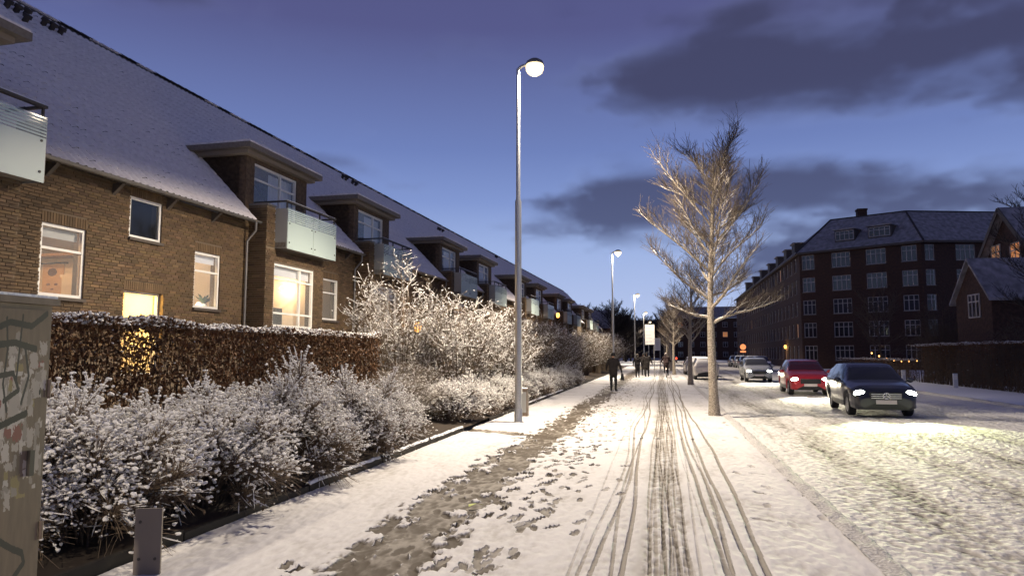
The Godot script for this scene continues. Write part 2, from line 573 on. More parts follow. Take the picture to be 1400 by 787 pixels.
func ground() -> void:
	make_pavement_field()
	make_road_field()
	var tp := field_textures(ps, Color(0.075, 0.056, 0.036), Color(0.29, 0.26, 0.22), Color(0.66, 0.64, 0.635), 0.10, 0.36, 0.84)
	var tr := field_textures(rs, Color(0.075, 0.066, 0.056), Color(0.36, 0.335, 0.30), Color(0.64, 0.62, 0.60), 0.08, 0.34, 0.86)
	for q in [["path_snow", tp, 4.0], ["road_snow", tr, 5.0]]:
		var m := mat(q[0], Color.WHITE, 0.82)
		m.albedo_texture = q[1][0]
		m.heightmap_enabled = true
		m.heightmap_texture = q[1][1]
		m.heightmap_scale = q[2]
	var zs := [[24.0, -4.2, 2.0, false], [-4.2, -15.0, 0.03, true], [-15.0, -40.0, 0.09, true], [-40.0, -260.0, 4.0, false]]
	struct("pavement", sheet(-4.28, -0.72, zs, 0.03, 0.0, 0.05, ps, PX0, PW, PL), M.path_snow)
	struct("cycle_path", sheet(-0.72, 1.72, zs, 0.03, 0.0, 0.05, ps, PX0, PW, PL), M.path_snow)
	var zr := [[24.0, -4.6, 2.0, false], [-4.6, -18.0, 0.045, true], [-18.0, -45.0, 0.12, true], [-45.0, -300.0, 4.0, false]]
	struct("road", sheet(RX0, RX0 + RW, zr, 0.045, -0.07, 0.035, rs, RX0, RW, RL), M.road_snow)
	mottled(mat("kerb_snow", Color.WHITE, 0.9), lin(0.36, 0.34, 0.325), lin(0.66, 0.64, 0.63), 0.8, 66, 2.0, 0.06)
	# kerbs: snow-covered stones with a rounded, lumpy cover
	var kn := noise(0.9, 61, 3)
	for side in [[1.66, 1.92, -1.0], [11.36, 11.62, 1.0]]:
		var rows := []
		var z := 10.0
		while z > -260.0:
			var r := []
			for b in 7:
				var e := b / 6.0
				var x: float = side[0] + (side[1] - side[0]) * e
				var top := 0.012 + 0.022 * sin(PI * e) + 0.030 * kn.get_noise_2d(x * 6.0, z * 2.0)
				var low := e > 0.75 if side[2] < 0.0 else e < 0.25
				r.append(Vector3(x + 0.02 * kn.get_noise_2d(z * 3.0, 9.0), -0.09 if (b == 6 and side[2] < 0.0) or (b == 0 and side[2] > 0.0) else (top - (0.025 if low else 0.0)), z))
			rows.append(r)
			z -= 0.09 if z > -30.0 else 1.2
		var m := MB.new()
		rows.reverse()
		m.grid(rows)
		struct("kerb", m.done(), M.kerb_snow)
	var far := MB.new()
	far.quad(Vector3(11.6, 0.0, 24), Vector3(11.6, 0.0, -300), Vector3(15.6, 0.0, -300), Vector3(15.6, 0.0, 24))
	struct("far_pavement", far.done(), M.snow)
	var land := MB.new()
	land.quad(Vector3(-900, -0.16, 900), Vector3(-900, -0.16, -1500), Vector3(900, -0.16, -1500), Vector3(900, -0.16, 900))
	struct("ground", land.done(), M.snow)
	# planting bed and gardens on the house side
	var bed := MB.new()
	var bn := noise(0.7, 63, 3)
	var rows2 := []
	for b in 70:
		var z := 12.0 - b * 1.6
		var r := []
		for a in 10:
			var x := -4.36 - a * 0.36
			r.append(Vector3(x, 0.035 + a * 0.035 + 0.05 * bn.get_noise_2d(x * 2.0, z * 2.0), z))
		rows2.append(r)
	bed.grid(rows2)
	struct("planting_bed", bed.done(), M.soil)
	var gar := MB.new()
	gar.quad(Vector3(-40, 0.34, 24), Vector3(-40, 0.34, -130), Vector3(-7.55, 0.34, -130), Vector3(-7.55, 0.34, 24))
	struct("garden_ground", gar.done(), M.snow)
	gar = MB.new()
	gar.quad(Vector3(15.6, 0.03, 24), Vector3(15.6, 0.03, -140), Vector3(80, 0.03, -140), Vector3(80, 0.03, 24))
	struct("garden_ground", gar.done(), M.snow)

# ---- the long brick terrace on the house side: local x points to the street, local z runs back along it
var brick_mesh: ArrayMesh
var brick_t := []
var brick_c := []
const EAVE := 5.6
const RIDGE := 11.5
const EX := 0.34
const RXX := -5.45

func brick_face(o: Vector3, along: Vector3, out: Vector3, w: float, h: float, holes: Array, base: Color, r: RandomNumberGenerator) -> void:
	# holes: [a0, a1, y0, y1] measured along and up from o
	var pitch := 0.24
	var course := 0.0667
	var up := Vector3.UP
	var rows := int(h / course)
	for j in rows:
		var y := j * course + 0.006
		var a := -pitch * (0.5 if j % 2 == 1 else 0.0) + (0.06 if j % 4 > 1 else 0.0)
		while a < w:
			var a0 := maxf(a, 0.0)
			var a1 := minf(a + 0.228, w)
			a += pitch
			var spans := [[a0, a1]]
			for q in holes:
				if y + 0.054 > q[2] and y < q[3]:
					var nxt := []
					for s in spans:
						if s[1] <= q[0] or s[0] >= q[1]:
							nxt.append(s)
						else:
							if s[0] < q[0]:
								nxt.append([s[0], q[0]])
							if s[1] > q[1]:
								nxt.append([q[1], s[1]])
					spans = nxt
			for s in spans:
				var len_: float = s[1] - s[0]
				if len_ < 0.03:
					continue
				var p: Vector3 = o + along * (s[0] + s[1]) * 0.5 + up * (y + 0.027) + out * (0.004 + r.randf() * 0.004)
				brick_t.append(Transform3D(Basis(along * len_, up * 0.054, out * 0.016), p))
				var v := r.randf_range(0.72, 1.22)
				if r.randf() < 0.10:
					v *= 0.68
				if r.randf() < 0.06:
					v *= 1.35
				brick_c.append(Color(base.r * v, base.g * v * r.randf_range(0.94, 1.05), base.b * v * r.randf_range(0.88, 1.1)))

func soldier_row(o: Vector3, along: Vector3, out: Vector3, w: float, base: Color, r: RandomNumberGenerator) -> void:
	var n := int(w / 0.0667)
	for k in n:
		var v := r.randf_range(0.85, 1.35)
		brick_t.append(Transform3D(Basis(along * 0.054, Vector3.UP * 0.215, out * 0.016), o + along * (k + 0.5) * w / n + Vector3.UP * 0.11 + out * 0.009))
		brick_c.append(Color(base.r * v, base.g * v, base.b * v))

func wall_cells(m: MB, x0: float, x1: float, z0: float, z1: float, y0: float, y1: float, holes: Array) -> void:
	# a wall slab between x0 (inside) and x1 (outside), from z0 back to z1 (z1 < z0), with holes [z_near, z_far, y_low, y_high]
	var cuts := [z0, z1]
	for q in holes:
		cuts.append(q[0]); cuts.append(q[1])
	cuts.sort()
	for k in cuts.size() - 1:
		var a: float = cuts[k + 1]
		var b: float = cuts[k]
		if a - b < 0.001 or a > z0 + 0.001 or b < z1 - 0.001:
			continue
		var mid := (a + b) * 0.5
		var ys := [[y0, y1]]
		for q in holes:
			if mid < q[0] and mid > q[1]:
				var nxt := []
				for s in ys:
					if q[2] > s[0]:
						nxt.append([s[0], minf(q[2], s[1])])
					if q[3] < s[1]:
						nxt.append([maxf(q[3], s[0]), s[1]])
				ys = nxt
		for s in ys:
			m.box(Vector3(x0, s[0], b), Vector3(x1, s[1], a))

func window_unit(parent: Node, x: float, zn: float, zf: float, y0: float, y1: float, cols: Array, glass: Material, sill := true, fw := 0.065) -> Node3D:
	# a window in a wall facing +x: cols = [[share of the width, [heights of transoms as shares]]]
	var h := holder(parent, "window", Vector3(x, y0, zn))
	var w := zn - zf
	var hh := y1 - y0
	var f := MB.new()
	f.box(Vector3(-0.05, 0, -fw), Vector3(0.03, hh, 0))
	f.box(Vector3(-0.05, 0, -w), Vector3(0.03, hh, -w + fw))
	f.box(Vector3(-0.05, hh - fw, -w + fw), Vector3(0.028, hh, -fw))
	f.box(Vector3(-0.05, 0, -w + fw), Vector3(0.028, fw, -fw))
	var a := 0.0
	for k in cols.size():
		var c: Array = cols[k]
		var zz0 := -a * w
		a += c[0]
		var zz1 := -a * w
		if k < cols.size() - 1:
			f.box(Vector3(-0.045, fw, zz1 - fw * 0.55), Vector3(0.024, hh - fw, zz1 + fw * 0.55))
		var lo := 0.0
		var list: Array = c[1].duplicate()
		list.append(1.0)
		for q in list:
			if q < 1.0:
				f.box(Vector3(-0.04, hh * q - fw * 0.4, zz1 + fw * 0.5), Vector3(0.02, hh * q + fw * 0.4, zz0 - fw * 0.5))
			var g := MB.new()
			g.quad(Vector3(-0.01, hh * lo + 0.02, zz0 - 0.02), Vector3(-0.01, hh * q - 0.02, zz0 - 0.02), Vector3(-0.01, hh * q - 0.02, zz1 + 0.02), Vector3(-0.01, hh * lo + 0.02, zz1 + 0.02))
			part(h, "pane", g.done(), glass)
			lo = q
	part(h, "frame", f.done(), M.white_paint)
	if sill:
		var s := MB.new()
		s.box(Vector3(-0.02, -0.07, -w - 0.03), Vector3(0.13, -0.005, 0.03))
		part(h, "sill", s.done(), M.timber_dark)
	return h

func room(parent: Node, x1: float, depth: float, zn: float, zf: float, y0: float, y1: float, wall: Material, light: Color, energy: float, at := Vector3(0.5, 0.8, 0.5)) -> Node3D:
	var h := holder(parent, "room", Vector3(x1, y0, zn))
	var m := MB.new()
	var w := zn - zf
	var hh := y1 - y0
	var t := 0.06
	m.box(Vector3(-depth - t, 0, -w), Vector3(-depth, hh, 0))
	m.box(Vector3(-depth, 0, 0), Vector3(0, hh, t))
	m.box(Vector3(-depth, 0, -w - t), Vector3(0, hh, -w))
	m.box(Vector3(-depth - t, hh, -w - t), Vector3(0, hh + t, t))
	part(h, "room_wall", m.done(), wall)
	m = MB.new()
	m.box(Vector3(-depth - t, -t, -w - t), Vector3(0, 0, t))
	part(h, "room_floor", m.done(), M.room_floor)
	if energy > 0.0:
		var p := Vector3(-depth * at.x, hh * at.y, -w * at.z)
		var b := MB.new()
		b.lathe([Vector2(0.005, 0.12), Vector2(0.05, 0.11), Vector2(0.1, 0.03), Vector2(0.12, -0.04), Vector2(0.09, -0.07), Vector2(0.0, -0.08)], 12)
		var gm := glow("room_lamp", light, 3.0)
		part(h, "pendant_lamp", b.done(), gm, p)
		var l := OmniLight3D.new()
		l.name = "room_light"
		l.light_color = light; l.light_energy = energy; l.light_size = 0.1
		l.omni_range = 20.0; l.omni_attenuation = 2.0
		l.shadow_enabled = true
		h.add_child(l)
		l.position = p
	return h

func pantile(dark_lip: bool) -> ArrayMesh:
	# one snow-laden pantile: unit = metres, x across the slope, y up, z down the slope (lower lip at z = 0.36)
	var m := MB.new()
	var rows := []
	for b in 4:
		var e := b / 3.0
		var r := []
		for a in 7:
			var u := a / 6.0
			var y := 0.028 * sin(TAU * (u + 0.05)) + 0.030 + 0.024 * e
			r.append(Vector3((0.5 - u) * 0.225, y - (0.008 if b == 3 else 0.0), e * 0.36))
		rows.append(r)
	m.grid(rows)
	if dark_lip:
		m.col = Color(0.03, 0.024, 0.022)
	else:
		m.col = Color(0.78, 0.77, 0.79)
	for a in 6:
		var p: Vector3 = rows[3][a]
		var q: Vector3 = rows[3][a + 1]
		m.quad(q, p, p + Vector3(0, -0.036, -0.012), q + Vector3(0, -0.036, -0.012))
	return m.done()

func terrace() -> void:
	var r := RandomNumberGenerator.new()
	r.seed = 5
	var m := MB.new()
	m.box(Vector3(-0.5, -0.5, -0.5), Vector3(0.5, 0.5, 0.5))
	brick_mesh = m.done()
	var H := thing("row_house", "long yellow-brown brick terrace with snowy tiled roof, dormers and balconies behind the hedge", "row house", Vector3(-12.4, 0, 0), -0.028)
	var bays := [-7.45, -18.95, -26.1, -36.4, -43.6, -54.9, -62.1, -73.2, -80.4, -92.0, -99.2]
	var z_end := -112.0
	var base := Color(0.112, 0.071, 0.037)
	# main wall between the bays, its openings: [z_near, z_far, y0, y1, kind]
	var wins := [
		[-11.95, -13.06, 2.86, 4.34, "scroll"], [-14.27, -15.33, 4.40, 5.37, "dark"], [-16.6, -17.68, 2.91, 4.40, "plant"], [-14.2, -15.5, 1.2, 3.16, "bright"],
		[-23.54, -24.7, 2.91, 4.40, "dim"], [-30.4, -31.5, 2.91, 4.40, "warm"], [-34.2, -35.3, 2.91, 4.40, "dim"], [-41.0, -42.1, 2.91, 4.4, "warm"], [-49.0, -50.1, 2.91, 4.4, "dim"], [-59.5, -60.6, 2.91, 4.4, "warm"]]
	var wall := MB.new()
	var gaps := []
	for b in bays:
		gaps.append([b, b - 3.45])
	var edges := [-2.0]
	for q in gaps:
		edges.append(q[0]); edges.append(q[1])
	edges.append(z_end)
	for k in range(0, edges.size(), 2):
		var z0: float = edges[k]
		var z1: float = edges[k + 1]
		var hs := []
		for q in wins:
			if q[0] < z0 and q[1] > z1:
				hs.append(q)
		wall_cells(wall, -0.30, -0.006, z0, z1, 0.0, EAVE - 0.02, hs)
		if z0 > -66.0:
			var loc_holes := []
			for q in hs:
				loc_holes.append([z0 - q[0], z0 - q[1], q[2] - 1.6, q[3] - 1.6])
				loc_holes.append([z0 - q[0] - 0.02, z0 - q[1] + 0.02, q[3] - 1.6, q[3] - 1.6 + 0.225])
				soldier_row(Vector3(0, q[3] + 0.004, q[0] + 0.02), Vector3(0, 0, -1), Vector3(1, 0, 0), q[0] - q[1] + 0.04, base, r)
			brick_face(Vector3(0, 1.6, z0), Vector3(0, 0, -1), Vector3(1, 0, 0), z0 - z1, EAVE - 1.62, loc_holes, base, r)
	# front walls of the bays
	for b in bays:
		var wz0: float = b - 0.45
		var wz1: float = b - 2.85
		wall_cells(wall, 0.30, 0.594, b, b - 3.45, 0.0, 4.86, [[wz0, wz1, 2.5, 4.42]])
		wall.box(Vector3(-0.30, 0, b - 0.2), Vector3(0.29, 6.08, b - 0.006))
		wall.box(Vector3(-0.30, 0, b - 3.444), Vector3(0.29, 5.0, b - 3.25))
		wall.box(Vector3(0.30, 4.87, b - 0.44), Vector3(0.594, 6.08, b - 0.006))
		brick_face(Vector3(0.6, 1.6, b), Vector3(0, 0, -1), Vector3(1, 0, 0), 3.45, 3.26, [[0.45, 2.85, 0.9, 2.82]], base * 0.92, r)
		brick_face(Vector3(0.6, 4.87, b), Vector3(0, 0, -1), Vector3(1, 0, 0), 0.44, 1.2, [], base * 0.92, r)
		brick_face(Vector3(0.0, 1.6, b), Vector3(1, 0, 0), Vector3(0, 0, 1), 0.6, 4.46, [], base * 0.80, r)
	var W := part(H, "wall", wall.done(), M.mortar)
	# gable ends
	for z in [-2.0, z_end]:
		var g := MB.new()
		for s in [0.0, -0.3]:
			g.tri(Vector3(0, EAVE, z + s), Vector3(RXX, RIDGE - 0.15, z + s), Vector3(RXX * 2, EAVE, z + s))
		g.box(Vector3(RXX * 2, 0, z - 0.3), Vector3(-0.31, EAVE, z))
		part(H, "gable_wall", g.done(), M.brick_plain)
	var back := MB.new()
	back.box(Vector3(RXX * 2, 0, z_end), Vector3(RXX * 2 + 0.3, EAVE, -2.3))
	part(H, "back_wall", back.done(), M.brick_plain)
	# bricks: the nearest as parts, the rest as one
	var order := range(brick_t.size())
	var near := []
	var rest_t := []
	var rest_c := []
	var score := []
	for k in order:
		var p: Vector3 = brick_t[k].origin
		var world := H.transform * p
		var vis := p.y > 2.3 and p.z < -10.9 and p.z > -24.0
		var d := world.distance_to(Vector3(0, 1.7, 0))
		score.append(d if vis and p.y < 5.55 else d + 100.0)
	order.sort_custom(func(a, b): return score[a] < score[b])
	var bm := {}
	for k in order.size():
		var id: int = order[k]
		if k < 300:
			var c: Color = brick_c[id]
			var key := int(clampf(c.r / base.r * 4.0, 1.0, 8.0))
			if not bm.has(key):
				bm[key] = mat("brick_%d" % key, lin(base.r * key / 4.0, base.g * key / 4.0, base.b * key / 4.0), 0.9)
			var o := part(W, "brick", brick_mesh, bm[key])
			o.transform = brick_t[id]
		else:
			rest_t.append(brick_t[id]); rest_c.append(brick_c[id])
	stuff(W, "brickwork", brick_mesh, M.brick, rest_t, rest_c)
	# windows and the rooms behind them
	var warm := Color(1.0, 0.80, 0.58)
	for q in wins:
		match q[4]:
			"scroll":
				window_unit(H, -0.06, q[0], q[1], q[2], q[3], [[1.0, [0.66]]], M.glass)
				room(H, -0.31, 2.2, q[0] + 0.5, q[1] - 1.2, 2.5, 4.9, M.room_wall, warm, 1.5, Vector3(0.55, 0.9, 0.35))
			"plant":
				window_unit(H, -0.06, q[0], q[1], q[2], q[3], [[1.0, [0.66]]], M.glass)
				room(H, -0.31, 2.2, q[0] + 0.7, q[1] - 0.6, 2.5, 4.9, M.room_wall, Color(1.0, 0.84, 0.64), 1.3, Vector3(0.5, 0.9, 0.2))
			"bright":
				window_unit(H, -0.16, q[0], q[1], q[2], q[3], [[1.0, []]], M.glass, false, 0.05)
				room(H, -0.31, 1.1, q[0] + 0.25, q[1] - 0.5, 0.9, 3.45, M.room_wall, Color(1.0, 0.82, 0.46), 5.5, Vector3(0.55, 0.8, 0.42))
			"dark":
				window_unit(H, -0.06, q[0], q[1], q[2], q[3], [[1.0, []]], M.glass_dark)
				room(H, -0.31, 2.0, q[0] + 0.4, q[1] - 0.4, 4.0, 5.5, M.timber_dark, warm, 0.0)
			"dim":
				window_unit(H, -0.06, q[0], q[1], q[2], q[3], [[1.0, [0.66]]], M.glass)
				room(H, -0.31, 2.2, q[0] + 0.5, q[1] - 0.5, 2.5, 4.9, M.room_wall, warm, 0.12)
			"warm":
				window_unit(H, -0.06, q[0], q[1], q[2], q[3], [[1.0, [0.66]]], M.glass)
				room(H, -0.31, 2.2, q[0] + 0.5, q[1] - 0.5, 2.5, 4.9, M.room_wall, warm, 2.2)
	# roller blinds in the upper panes
	for q in [wins[0], wins[2]]:
		var bl := MB.new()
		bl.box(Vector3(-0.17, q[3] - 0.27, q[1] + 0.07), Vector3(-0.16, q[3] - 0.06, q[0] - 0.07))
		part(H, "roller_blind", bl.done(), M.sheet_grey if q[4] == "scroll" else M.curtain)
	for k in bays.size():
		bay_parts(H, bays[k], k, warm)
	roof(H, bays, z_end, r)
	# gutters and downpipes
	var prev := -2.0
	for k in bays.size() + 1:
		var zn := prev
		var zf: float = bays[k] if k < bays.size() else z_end
		var g := MB.new()
		var rows := []
		for e in 2:
			var rr := []
			for a in 6:
				var an := PI * a / 5.0
				rr.append(Vector3(EX + 0.06 - 0.065 * cos(an), EAVE - 0.03 - 0.065 * sin(an), zf if e == 0 else zn))
			rows.append(rr)
		g.grid(rows)
		part(H, "gutter", g.done(), M.zinc)
		if k < bays.size():
			g = MB.new()
			g.tube(PackedVector3Array([Vector3(EX + 0.05, EAVE - 0.09, zf + 0.22), Vector3(EX + 0.05, EAVE - 0.32, zf + 0.22), Vector3(0.10, EAVE - 0.62, zf + 0.2), Vector3(0.09, 0.0, zf + 0.2)]), PackedFloat32Array([0.038, 0.038, 0.038, 0.038]), 8)
			part(H, "downpipe", g.done(), M.zinc)
		# rafter feet under the eave
		var z := zn - 1.1
		while z > maxf(zf, -40.0) + 0.3:
			var f := MB.new()
			var d := Vector3(0, 0, 0.045)
			var a0 := Vector3(0.005, EAVE - 0.34, z)
			var a1 := Vector3(0.005, EAVE - 0.08, z)
			var a2 := Vector3(0.30, EAVE - 0.08, z)
			f.tri(a0 + d, a1 + d, a2 + d); f.tri(a0 - d, a2 - d, a1 - d)
			f.quad(a0 - d, a0 + d, a2 + d, a2 - d)
			part(H, "rafter_foot", f.done(), M.timber_dark)
			z -= 1.75
		prev = zf - 3.45
	# things inside the lit rooms
	var sc := thing("hanging_scroll", "pale hanging picture scroll with dark ink marks inside the leftmost lit window", "wall hanging", Vector3.ZERO, -0.028 - PI / 2)
	sc.position = H.transform * Vector3(-2.02, 3.0, -14.245)
	m = MB.new()
	m.box(Vector3(-0.005, 0, -0.3), Vector3(0.012, 0.82, 0.3))
	part(sc, "sheet", m.done(), mat("scroll_paper", lin(0.62, 0.42, 0.24), 0.9))
	m = MB.new()
	m.tube(PackedVector3Array([Vector3(0.01, 0.83, -0.4), Vector3(0.01, 0.83, 0.4)]), PackedFloat32Array([0.02, 0.02]), 8, true)
	part(sc, "rod", m.done(), M.timber_dark)
	m = MB.new()
	for q in [[0.12, 0.33, 0.06, 0.03], [-0.1, 0.33, 0.06, 0.03], [0.0, 0.22, 0.05, 0.02], [0.02, 0.62, 0.14, 0.1], [-0.05, 0.1, 0.1, 0.03]]:
		m.blob(Vector3(0.014, q[1], q[0]), Vector3(0.002, q[3], q[2]), 8, 4)
	part(sc, "ink_mark", m.done(), mat("ink", lin(0.16, 0.08, 0.04), 0.9))
	var po := thing("potted_plant", "small leafy pot plant on the sill inside the third window beneath the eave", "plant", H.transform * Vector3(-0.43, 2.91, -17.62), -0.028)
	m = MB.new()
	m.lathe([Vector2(0.0, 0.16), Vector2(0.09, 0.17), Vector2(0.085, 0.1), Vector2(0.06, 0.0), Vector2(0.0, 0.0)], 12)
	part(po, "pot", m.done(), M.white_paint)
	m = MB.new()
	for k in 34:
		var an := r.randf() * TAU
		var l := r.randf_range(0.18, 0.42)
		var d := Vector3(cos(an) * 0.6, r.randf_range(0.5, 1.2), sin(an) * 0.6).normalized()
		var s := d.cross(Vector3.UP).normalized() * 0.035
		var b0 := Vector3(0, 0.15, 0)
		m.quad(b0, b0 + d * l * 0.6 - s, b0 + d * l + Vector3(0, -0.05, 0), b0 + d * l * 0.6 + s)
	part(po, "leaf", m.done(), mat("leaf_green", lin(0.05, 0.08, 0.03), 0.7))
	var tl := thing("table_lamp", "small bright white lamp on the sill beside the pot plant", "lamp", H.transform * Vector3(-0.44, 2.907, -17.42), -0.028)
	m = MB.new()
	m.lathe([Vector2(0.0, 0.20), Vector2(0.05, 0.19), Vector2(0.085, 0.12), Vector2(0.07, 0.09), Vector2(0.0, 0.085)], 12)
	part(tl, "lamp_shade", m.done(), glow("table_lamp_glow", Color(1.0, 0.95, 0.85), 3.0))
	m = MB.new()
	m.lathe([Vector2(0.0, 0.085), Vector2(0.012, 0.08), Vector2(0.012, 0.02), Vector2(0.05, 0.012), Vector2(0.05, 0.0)], 12)
	part(tl, "lamp_foot", m.done(), M.white_paint)
	var tlo := OmniLight3D.new()
	tlo.name = "table_light"
	tlo.light_color = Color(1.0, 0.9, 0.7); tlo.light_energy = 0.15; tlo.light_size = 0.06; tlo.omni_range = 6.0; tlo.omni_attenuation = 2.0; tlo.shadow_enabled = true
	tl.add_child(tlo)
	tlo.position = Vector3(0, 0.14, 0)
	var so := thing("sofa", "dark sofa inside the tall lit bay window", "sofa", H.transform * Vector3(-0.75, 2.3, -20.7), -0.028)
	m = MB.new()
	m.box(Vector3(-0.4, 0.12, -0.8), Vector3(0.4, 0.42, 0.8))
	part(so, "seat", m.done(), M.dark_cloth)
	m = MB.new()
	m.box(Vector3(0.2, 0.421, -0.8), Vector3(0.4, 0.88, 0.8))
	part(so, "backrest", m.done(), M.dark_cloth)
	for s in [-0.82, 0.62]:
		m = MB.new()
		m.box(Vector3(-0.4, 0.421, s), Vector3(0.198, 0.62, s + 0.2))
		part(so, "armrest", m.done(), M.dark_cloth)
		for x in [-0.35, 0.35]:
			m = MB.new()
			m.box(Vector3(x - 0.03, 0.0, s + 0.07), Vector3(x + 0.03, 0.12, s + 0.13))
			part(so, "leg", m.done(), M.timber_dark)
	var ledge := MB.new()
	ledge.box(Vector3(-0.56, 2.83, -18.1), Vector3(-0.31, 2.905, -16.4))
	part(H, "inner_sill", ledge.done(), M.white_paint)

func bay_parts(H: Node3D, b: float, k: int, warm: Color) -> void:
	# tall window of the bay and its room
	var lit: float = [0.0, 1.5, 0.2, 0.9, 0.2, 0.9, 0.2, 0.5, 0.2, 0.5, 0.2][k]
	window_unit(H, 0.54, b - 0.45, b - 2.85, 2.5, 4.42, [[0.66, [0.22, 0.76]], [0.34, [0.22, 0.76]]], M.glass, true, 0.075)
	if k > 0:
		room(H, 0.29, 2.7, b - 0.3, b - 3.1, 2.3, 4.75, M.room_wall, Color(1.0, 0.82, 0.60), lit, Vector3(0.29, 0.64, 0.87) if k == 1 else Vector3(0.55, 0.83, 0.2))
		if k < 3:
			var bl := MB.new()
			bl.box(Vector3(0.43, 4.06, b - 2.76), Vector3(0.44, 4.36, b - 0.54))
			part(H, "roller_blind", bl.done(), M.curtain)
	# terrace slab over the bay
	var t := MB.new()
	t.box(Vector3(-0.2, 4.87, b - 3.45), Vector3(0.96, 5.02, b - 0.45))
	part(H, "terrace_slab", t.done(), M.fascia)
	t = MB.new()
	t.box(Vector3(-0.32, 6.08, b - 0.47), Vector3(0.63, 6.13, b + 0.03))
	part(H, "pier_cap", t.done(), M.zinc)
	# balcony: sheet sides, frosted glass fronts with clear lines above, dark handrail
	var B := holder(H, "balcony", Vector3(0, 0, b))
	var s := MB.new()
	s.box(Vector3(0.60, 4.85, -0.462), Vector3(1.0, 6.05, -0.45))
	part(B, "side_panel", s.done(), M.sheet_grey)
	s = MB.new()
	s.box(Vector3(0.3, 4.85, -3.562), Vector3(1.0, 6.05, -3.55))
	part(B, "side_panel", s.done(), M.sheet_grey)
	for e in 2:
		var z0 := -0.46 - e * 1.55
		var z1 := z0 - 1.53
		s = MB.new()
		s.box(Vector3(1.004, 4.83, z1), Vector3(1.016, 5.66, z0))
		part(B, "glass_panel", s.done(), M.glass_frosted)
		s = MB.new()
		s.box(Vector3(1.004, 5.662, z1), Vector3(1.016, 6.06, z0))
		part(B, "clear_glass", s.done(), M.glass_clear_green)
		for q in 6:
			s = MB.new()
			s.box(Vector3(1.0165, 5.69 + q * 0.06, z1), Vector3(1.0185, 5.722 + q * 0.06, z0))
			part(B, "frosted_stripe", s.done(), M.glass_frosted)
		for zz in [z0 - 0.1, z1 + 0.1]:
			for yy in [5.02, 5.6]:
				s = MB.new()
				s.tube(PackedVector3Array([Vector3(1.016, yy, zz), Vector3(1.03, yy, zz)]), PackedFloat32Array([0.025, 0.025]), 8, true)
				part(B, "glass_clamp", s.done(), M.rail_dark)
	for zz in [-0.5, -1.5, -2.5, -3.5]:
		s = MB.new()
		s.box(Vector3(0.93, 5.02, zz - 0.02), Vector3(0.97, 6.24, zz + 0.02))
		part(B, "post", s.done(), M.rail_dark)
	s = MB.new()
	s.box(Vector3(0.90, 6.24, -3.56), Vector3(1.0, 6.29, -0.42))
	s.box(Vector3(0.62, 6.242, -0.50), Vector3(0.898, 6.288, -0.43))
	s.box(Vector3(-0.25, 6.242, -0.50), Vector3(0.62, 6.288, -0.43))
	s.box(Vector3(0.1, 6.242, -3.55), Vector3(0.898, 6.288, -3.48))
	part(B, "handrail", s.done(), M.rail_dark)
	var sn := MB.new()
	sn.box(Vector3(0.905, 6.291, -3.5), Vector3(0.99, 6.305, -0.46))
	part(B, "rail_snow", sn.done(), M.snow)
	# dormer
	var D := holder(H, "dormer", Vector3(0, 0, b))
	var z0 := 0.2
	var z1 := -3.30
	var w := MB.new()
	wall_cells(w, -0.22, -0.004, z0, z1, 5.02, 7.56, [[-0.22, -2.68, 5.08, 7.44]])
	# side cheeks run back into the roof
	for z in [z0, z1]:
		var back_x := EX - (7.56 - EAVE) / ((RIDGE - EAVE) / (EX - RXX))
		var o := Vector3(0, 0, -0.12 if z == z0 else 0.12)
		for e in [Vector3.ZERO, o]:
			w.quad(Vector3(-0.22, EAVE, z) + e, Vector3(-0.22, 7.56, z) + e, Vector3(back_x - 0.3, 7.56, z) + e, Vector3(-0.22, EAVE, z) + e)
			w.tri(Vector3(-0.22, 5.0, z) + e, Vector3(-0.22, 7.56, z) + e, Vector3(back_x - 0.4, 7.56, z) + e)
	part(D, "dormer_wall", w.done(), M.brick_plain)
	var slab := MB.new()
	slab.box(Vector3(-2.3, 7.68, z1 - 0.42), Vector3(0.36, 7.84, z0 + 0.42))
	part(D, "dormer_roof", slab.done(), M.fascia)
	slab = MB.new()
	slab.box(Vector3(-2.1, 7.56, z1 - 0.22), Vector3(0.18, 7.678, z0 + 0.22))
	part(D, "soffit_board", slab.done(), M.soffit)
	slab = MB.new()
	slab.box(Vector3(-2.3, 7.842, z1 - 0.40), Vector3(0.34, 7.90, z0 + 0.40))
	part(D, "roof_snow", slab.done(), M.roof_snow)
	var gl: Material = M.glass
	var u := window_unit(D, -0.08, -0.22, -2.68, 5.08, 7.44, [[0.62, [0.80]], [0.38, [0.80]]], gl, false, 0.07)
	u.name = "dormer_window"
	# curtains and the dim room
	var cu := MB.new()
	var rows := []
	for e in 2:
		var rr := []
		for q in 40:
			var zz := -2.9 + q * 0.036
			rr.append(Vector3(-0.36 + 0.02 * sin(q * 1.3), 5.05 if e == 0 else 7.4, zz))
		rows.append(rr)
	cu.grid(rows)
	part(D, "curtain", cu.done(), M.curtain)
	var rm := MB.new()
	rm.box(Vector3(-2.4, 5.0, z1 + 0.15), Vector3(-2.3, 7.5, z0 - 0.15))
	part(D, "room_wall", rm.done(), M.curtain)

